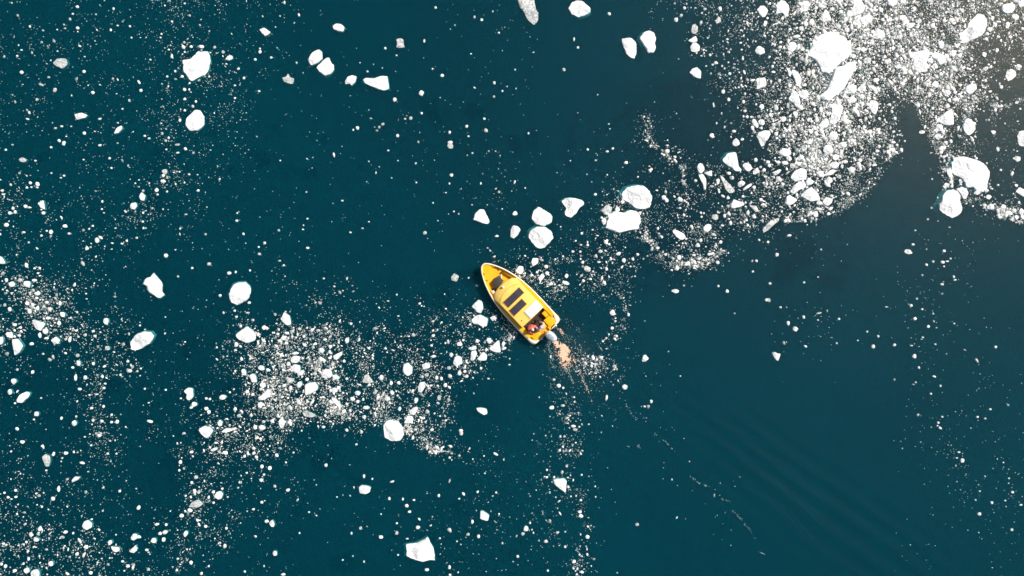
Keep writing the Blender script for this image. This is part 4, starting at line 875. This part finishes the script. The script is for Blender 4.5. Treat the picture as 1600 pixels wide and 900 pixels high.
# outboard motor: cowl, panel, midsection, bracket, gearcase
om = bpy.data.objects.new('outboard_motor', None); COL.objects.link(om); om.parent = boat; om.location = (-.31, -.03, 0); om.rotation_euler = (0, 0, R(8))
def sup(a, e=2.4): c, s = math.cos(a), math.sin(a); return abs(c)**(2/e)*(1 if c > 0 else -1), abs(s)**(2/e)*(1 if s > 0 else -1)
cowl = []
for k, z in ((.55, .62), (.80, .66), (.92, .74), (1.0, .86), (.98, 1.0), (.90, 1.10), (.72, 1.17), (.45, 1.205), (.2, 1.21)):
    r_ = []
    for a in np.linspace(0, 2*math.pi, 36, endpoint=False):
        x, y = sup(a); taper = 1-.14*(-x if x < 0 else 0); r_.append((x*.43*k, y*.275*k*taper, z))
    cowl.append(r_)
cw = rings('cowling', cowl, M_COWL, om)
pn = []
for k, z in ((1.0, 1.182), (1.0, 1.212), (.85, 1.222), (.5, 1.226)):
    pn.append([(.02+sup(a)[0]*.22*k, sup(a)[1]*.125*k, z) for a in np.linspace(0, 2*math.pi, 28, endpoint=False)])
rings('cowl_panel', pn, M_COWLB, om)
box('midsection', -.12, .14, -.09, .09, -.45, .66, M_COWL, om, .03)
box('clamp_bracket', .10, .36, -.14, .14, .18, .60, M_BLACK, om, .02)
box('cavitation_plate', -.32, .12, -.12, .12, -.32, -.29, M_COWL, om, .005)
lathe('gearcase', -.08, 0, [(.02, -.62), (.07, -.58), (.07, -.48), (.04, -.42)], M_COWL, om)

# ---------------------------------------------------------------- things lying in the boat
def inboat(name, x, y, z, rz=0):
    o = bpy.data.objects.new(name, None); COL.objects.link(o)
    o.matrix_world = BMAT @ Matrix.Translation((x, y, z)) @ Matrix.Rotation(rz, 4, 'Z'); return o
cr = inboat('storage_box', 4.62, .08, .20, R(3)); tag(cr, 'black storage box lying in the bow well in front of the cabin', 'box')
box('box_body', -.23, .23, -.33, .33, 0, .28, M_BLACK, cr, .02)
box('lid', -.245, .245, -.345, .345, .28, .32, M_BLACK, cr, .012)
for s in (-1, 1): box('latch', -.262, -.243, s*.16-.03, s*.16+.03, .22, .31, M_METAL, cr, .004)
bk = inboat('rope_tub', 4.36, .68, .20); tag(bk, 'dark round tub with coiled rope beside the cabin on port side', 'tub')
lathe('tub', 0, 0, [(.17, 0), (.20, .22), (.215, .24), (.195, .245), (.18, .06), (.02, .05)], M_BLACK, bk)
v = []; f = []; nn = 160
for i in range(nn):
    a = i*.24; r_ = .15-.0006*i+.01*math.sin(i*.7); z = .10+.0009*i
    for k in range(6):
        b_ = k*math.pi/3; v.append(((r_+.016*math.cos(b_))*math.cos(a), (r_+.016*math.cos(b_))*math.sin(a), z+.016*math.sin(b_)))
for i in range(nn-1):
    for k in range(6): f.append((i*6+k, i*6+(k+1) % 6, i*6+6+(k+1) % 6, i*6+6+k))
mk('rope_coil', v, f, paint('dark_rope', (.05, .035, .04), .8, .3, 40, .4), bk, True)
bu = inboat('mooring_buoy', 4.32, .745, .33); tag(bu, 'white round buoy lying on top of the dark rope tub', 'buoy')
lathe('float', 0, 0, [(.01, 0), (.08, .01), (.12, .06), (.128, .12), (.11, .18), (.06, .23), (.02, .245)], M_WHITE, bu)
lathe('eye', 0, 0, [(.022, .24), (.026, .27), (.012, .275)], M_RUB, bu, 12)
fe = inboat('boat_fender', 4.72, -.35, .21, R(-38)); tag(fe, 'small white fender lying in the bow well beside the black box', 'fender')
rs = []
for r_, x in ((.01, -.14), (.035, -.13), (.05, -.10), (.05, .10), (.035, .13), (.01, .14)): rs.append([(x, r_*math.cos(a), .05+r_*math.sin(a)) for a in np.linspace(0, 2*math.pi, 16, endpoint=False)])
rings('fender_tube', rs, M_WHITE, fe)
rs = [[(x, .014*math.cos(a), .05+.014*math.sin(a)) for a in np.linspace(0, 2*math.pi, 8, endpoint=False)] for x in (.135, .17)]
rings('end_eye', rs, M_BLACK, fe)

# ---------------------------------------------------------------- people
M_SKIN = paint('skin', (.56, .33, .24), .5, .06, 12, .02)
M_TROU = paint('dark_trousers', (.025, .025, .035), .85, .2, 14, .3)
M_BOOT = paint('rubber_boots', (.02, .02, .02), .5, .2, 14, .2)
def skin(name, pts, edges, m, parent, root=0, sub=2):
    me = bpy.data.meshes.new(name); me.from_pydata([p[:3] for p in pts], edges, []); me.materials.append(m)
    o = bpy.data.objects.new(name, me); COL.objects.link(o)
    if parent: o.parent = parent
    sk = o.modifiers.new('skin', 'SKIN'); sk.use_smooth_shade = True
    if not me.skin_vertices: me.attributes  # the modifier adds the layer
    for i, p in enumerate(pts):
        d = me.skin_vertices[0].data[i]; r_ = p[3]; d.radius = r_ if isinstance(r_, tuple) else (r_, r_); d.use_root = (i == root)
    s = o.modifiers.new('sub', 'SUBSURF'); s.levels = s.render_levels = sub
    return o
def chain(pts, edges, start, seq):
    k = start
    for p in seq: pts.append(p); edges.append((k, len(pts)-1)); k = len(pts)-1
    return k
def lerp(a, b, t): return tuple(a[i]+(b[i]-a[i])*t for i in range(3))
def person(x, y, z, rz, lean, jacket, headm, label, headname, arms):
    root = inboat('person', x, y, z, rz); tag(root, label, 'person')
    hip = (0, 0, .36); ch = (lean*.55, 0, .64); nk = (lean*.9, 0, .82); hd = (lean*1.15+.03, 0, 1.0)
    pts = [(hip[0], 0, hip[2], (.13, .10))]; ed = []
    k = chain(pts, ed, 0, [(lean*.3, 0, .50, (.13, .10)), (*ch, (.15, .11))])
    n_ = chain(pts, ed, k, [(*nk, .055), (lean*1.0+.01, 0, .90, .05)])
    chain(pts, ed, n_, [(hd[0], 0, .97, (.075, .085)), (hd[0]+.0, 0, 1.06, (.072, .082)), (hd[0]-.01, 0, 1.11, (.045, .05))])
    for s in (-1, 1):
        sh = (nk[0]-.02, s*.19, .76); el = arms[0 if s < 0 else 1][0]; wr = arms[0 if s < 0 else 1][1]
        dv = Vector(wr)-Vector(el); dv.normalize(); sd_ = dv.cross(Vector((0, 0, 1))); sd_.normalize()
        k2 = chain(pts, ed, k, [(*sh, .06), (*lerp(sh, el, .5), .048), (*el, .042), (*lerp(el, wr, .5), .036), (*wr, .024)])
        W = Vector(wr); palm = W+dv*.045; k3 = chain(pts, ed, k2, [(*palm, (.020, .020))])
        for q, (off, ln) in enumerate(((-.030, .060), (-.010, .072), (.010, .068), (.030, .052))):
            b_ = W+dv*.085+sd_*off; m1 = b_+dv*ln*.5+Vector((0, 0, -.008)); m2 = b_+dv*ln*.8+Vector((0, 0, -.035))
            chain(pts, ed, k3, [(*b_, .0095), (*m1, .0085), (*m2, .0075)])
        tb = W+dv*.03-sd_*.035*s; chain(pts, ed, k3, [(*tb, .010), (*(tb+dv*.035-sd_*.012*s), .0085)])
    lk = []
    for s in (-1, 1):
        kn = (.40, s*.13, .40); an = (.46, s*.14, .06); lk.append((kn, an))
        chain(pts, ed, 0, [(.05, s*.10, .36, .085), (*lerp((.05, s*.10, .36), kn, .6), .075), (*kn, .058), (*lerp(kn, an, .45), .05), (*an, .036), (an[0]+.14, an[1], .03, .032)])
    body = skin('body', pts, ed, M_SKIN, root)
    # jacket over torso and arms
    pts = [(0, 0, .38, (.22, .18))]; ed = []
    k = chain(pts, ed, 0, [(lean*.3, 0, .52, (.23, .18)), (ch[0], 0, .66, (.24, .175)), (nk[0]-.01, 0, .80, (.13, .11))])
    for s in (-1, 1):
        sh = (nk[0]-.02, s*.20, .75); el = arms[0 if s < 0 else 1][0]; wr = arms[0 if s < 0 else 1][1]
        chain(pts, ed, 2, [(*sh, .105), (*lerp(sh, el, .5), .09), (*el, .078), (*lerp(el, wr, .5), .062), (*lerp(el, wr, .93), .048)])
    skin('jacket', pts, ed, jacket, root)
    pts = [(0, 0, .36, (.17, .13))]; ed = []
    for (kn, an), s in zip(lk, (-1, 1)):
        chain(pts, ed, 0, [(.08, s*.11, .36, .105), (*lerp((.05, s*.10, .36), kn, .6), .09), (*kn, .075), (*lerp(kn, an, .5), .066), (*lerp(kn, an, .9), .058)])
    skin('trousers', pts, ed, M_TROU, root)
    for (kn, an) in lk:
        pts = [(an[0], an[1], .16, .06)]; ed = []; chain(pts, ed, 0, [(an[0], an[1], .06, .055), (an[0]+.09, an[1], .035, .042), (an[0]+.18, an[1], .03, .035)])
        skin('boot', pts, ed, M_BOOT, root)
    # head-wear, face
    hx = hd[0]
    rs = []
    for k_, z_ in ((1.04, 1.02), (1.10, 1.06), (1.05, 1.12), (.85, 1.17), (.5, 1.20), (.12, 1.21)):
        rs.append([(hx-.012+.098*k_*math.cos(a), .092*k_*math.sin(a), z_+.02*math.cos(a)) for a in np.linspace(0, 2*math.pi, 24, endpoint=False)])
    rings(headname, rs, headm, root)
    for s in (-1, 1):
        lathe('eye', hx+.078, s*.032, [(.001, 1.008), (.011, 1.014), (.011, 1.024), (.001, 1.03)], M_BLACK, root, 10)
        lathe('ear', hx-.005, s*.088, [(.004, .97), (.017, .985), (.018, 1.01), (.004, 1.03)], M_SKIN, root, 10)
    mk('nose', [(hx+.078, -.014, .975), (hx+.078, .014, .975), (hx+.105, 0, .975), (hx+.08, 0, 1.015)], [(0, 1, 2), (0, 2, 3), (1, 2, 3), (0, 1, 3)], M_SKIN, root, True)
    box('mouth', hx+.074, hx+.086, -.022, .022, .950, .957, paint('lips', (.42, .16, .13), .5, .05, 5, 0), root, .002)
    return root
M_PINK = paint('salmon_jacket', (.78, .17, .13), .75, .12, 9, .6)
M_LIL = paint('pale_mauve_jacket', (.66, .52, .50), .75, .10, 9, .6)
M_CAP = paint('pale_knit_cap', (.84, .70, .66), .85, .08, 30, .5)
person(1.06, .54, .20, R(180), .17, M_PINK, M_CAP, 'person in a salmon pink jacket and pale cap sitting in the cockpit', 'knit_cap',
       (((.24, -.26, .56), (.42, -.16, .52)), ((.26, .27, .56), (.44, .15, .52))))
person(.50, .02, .30, R(4), .06, M_LIL, M_LIL, 'person in a pale mauve hooded jacket sitting in front of the outboard motor', 'hood',
       (((.14, -.28, .52), (.30, -.20, .44)), ((.14, .28, .52), (.30, .20, .44))))
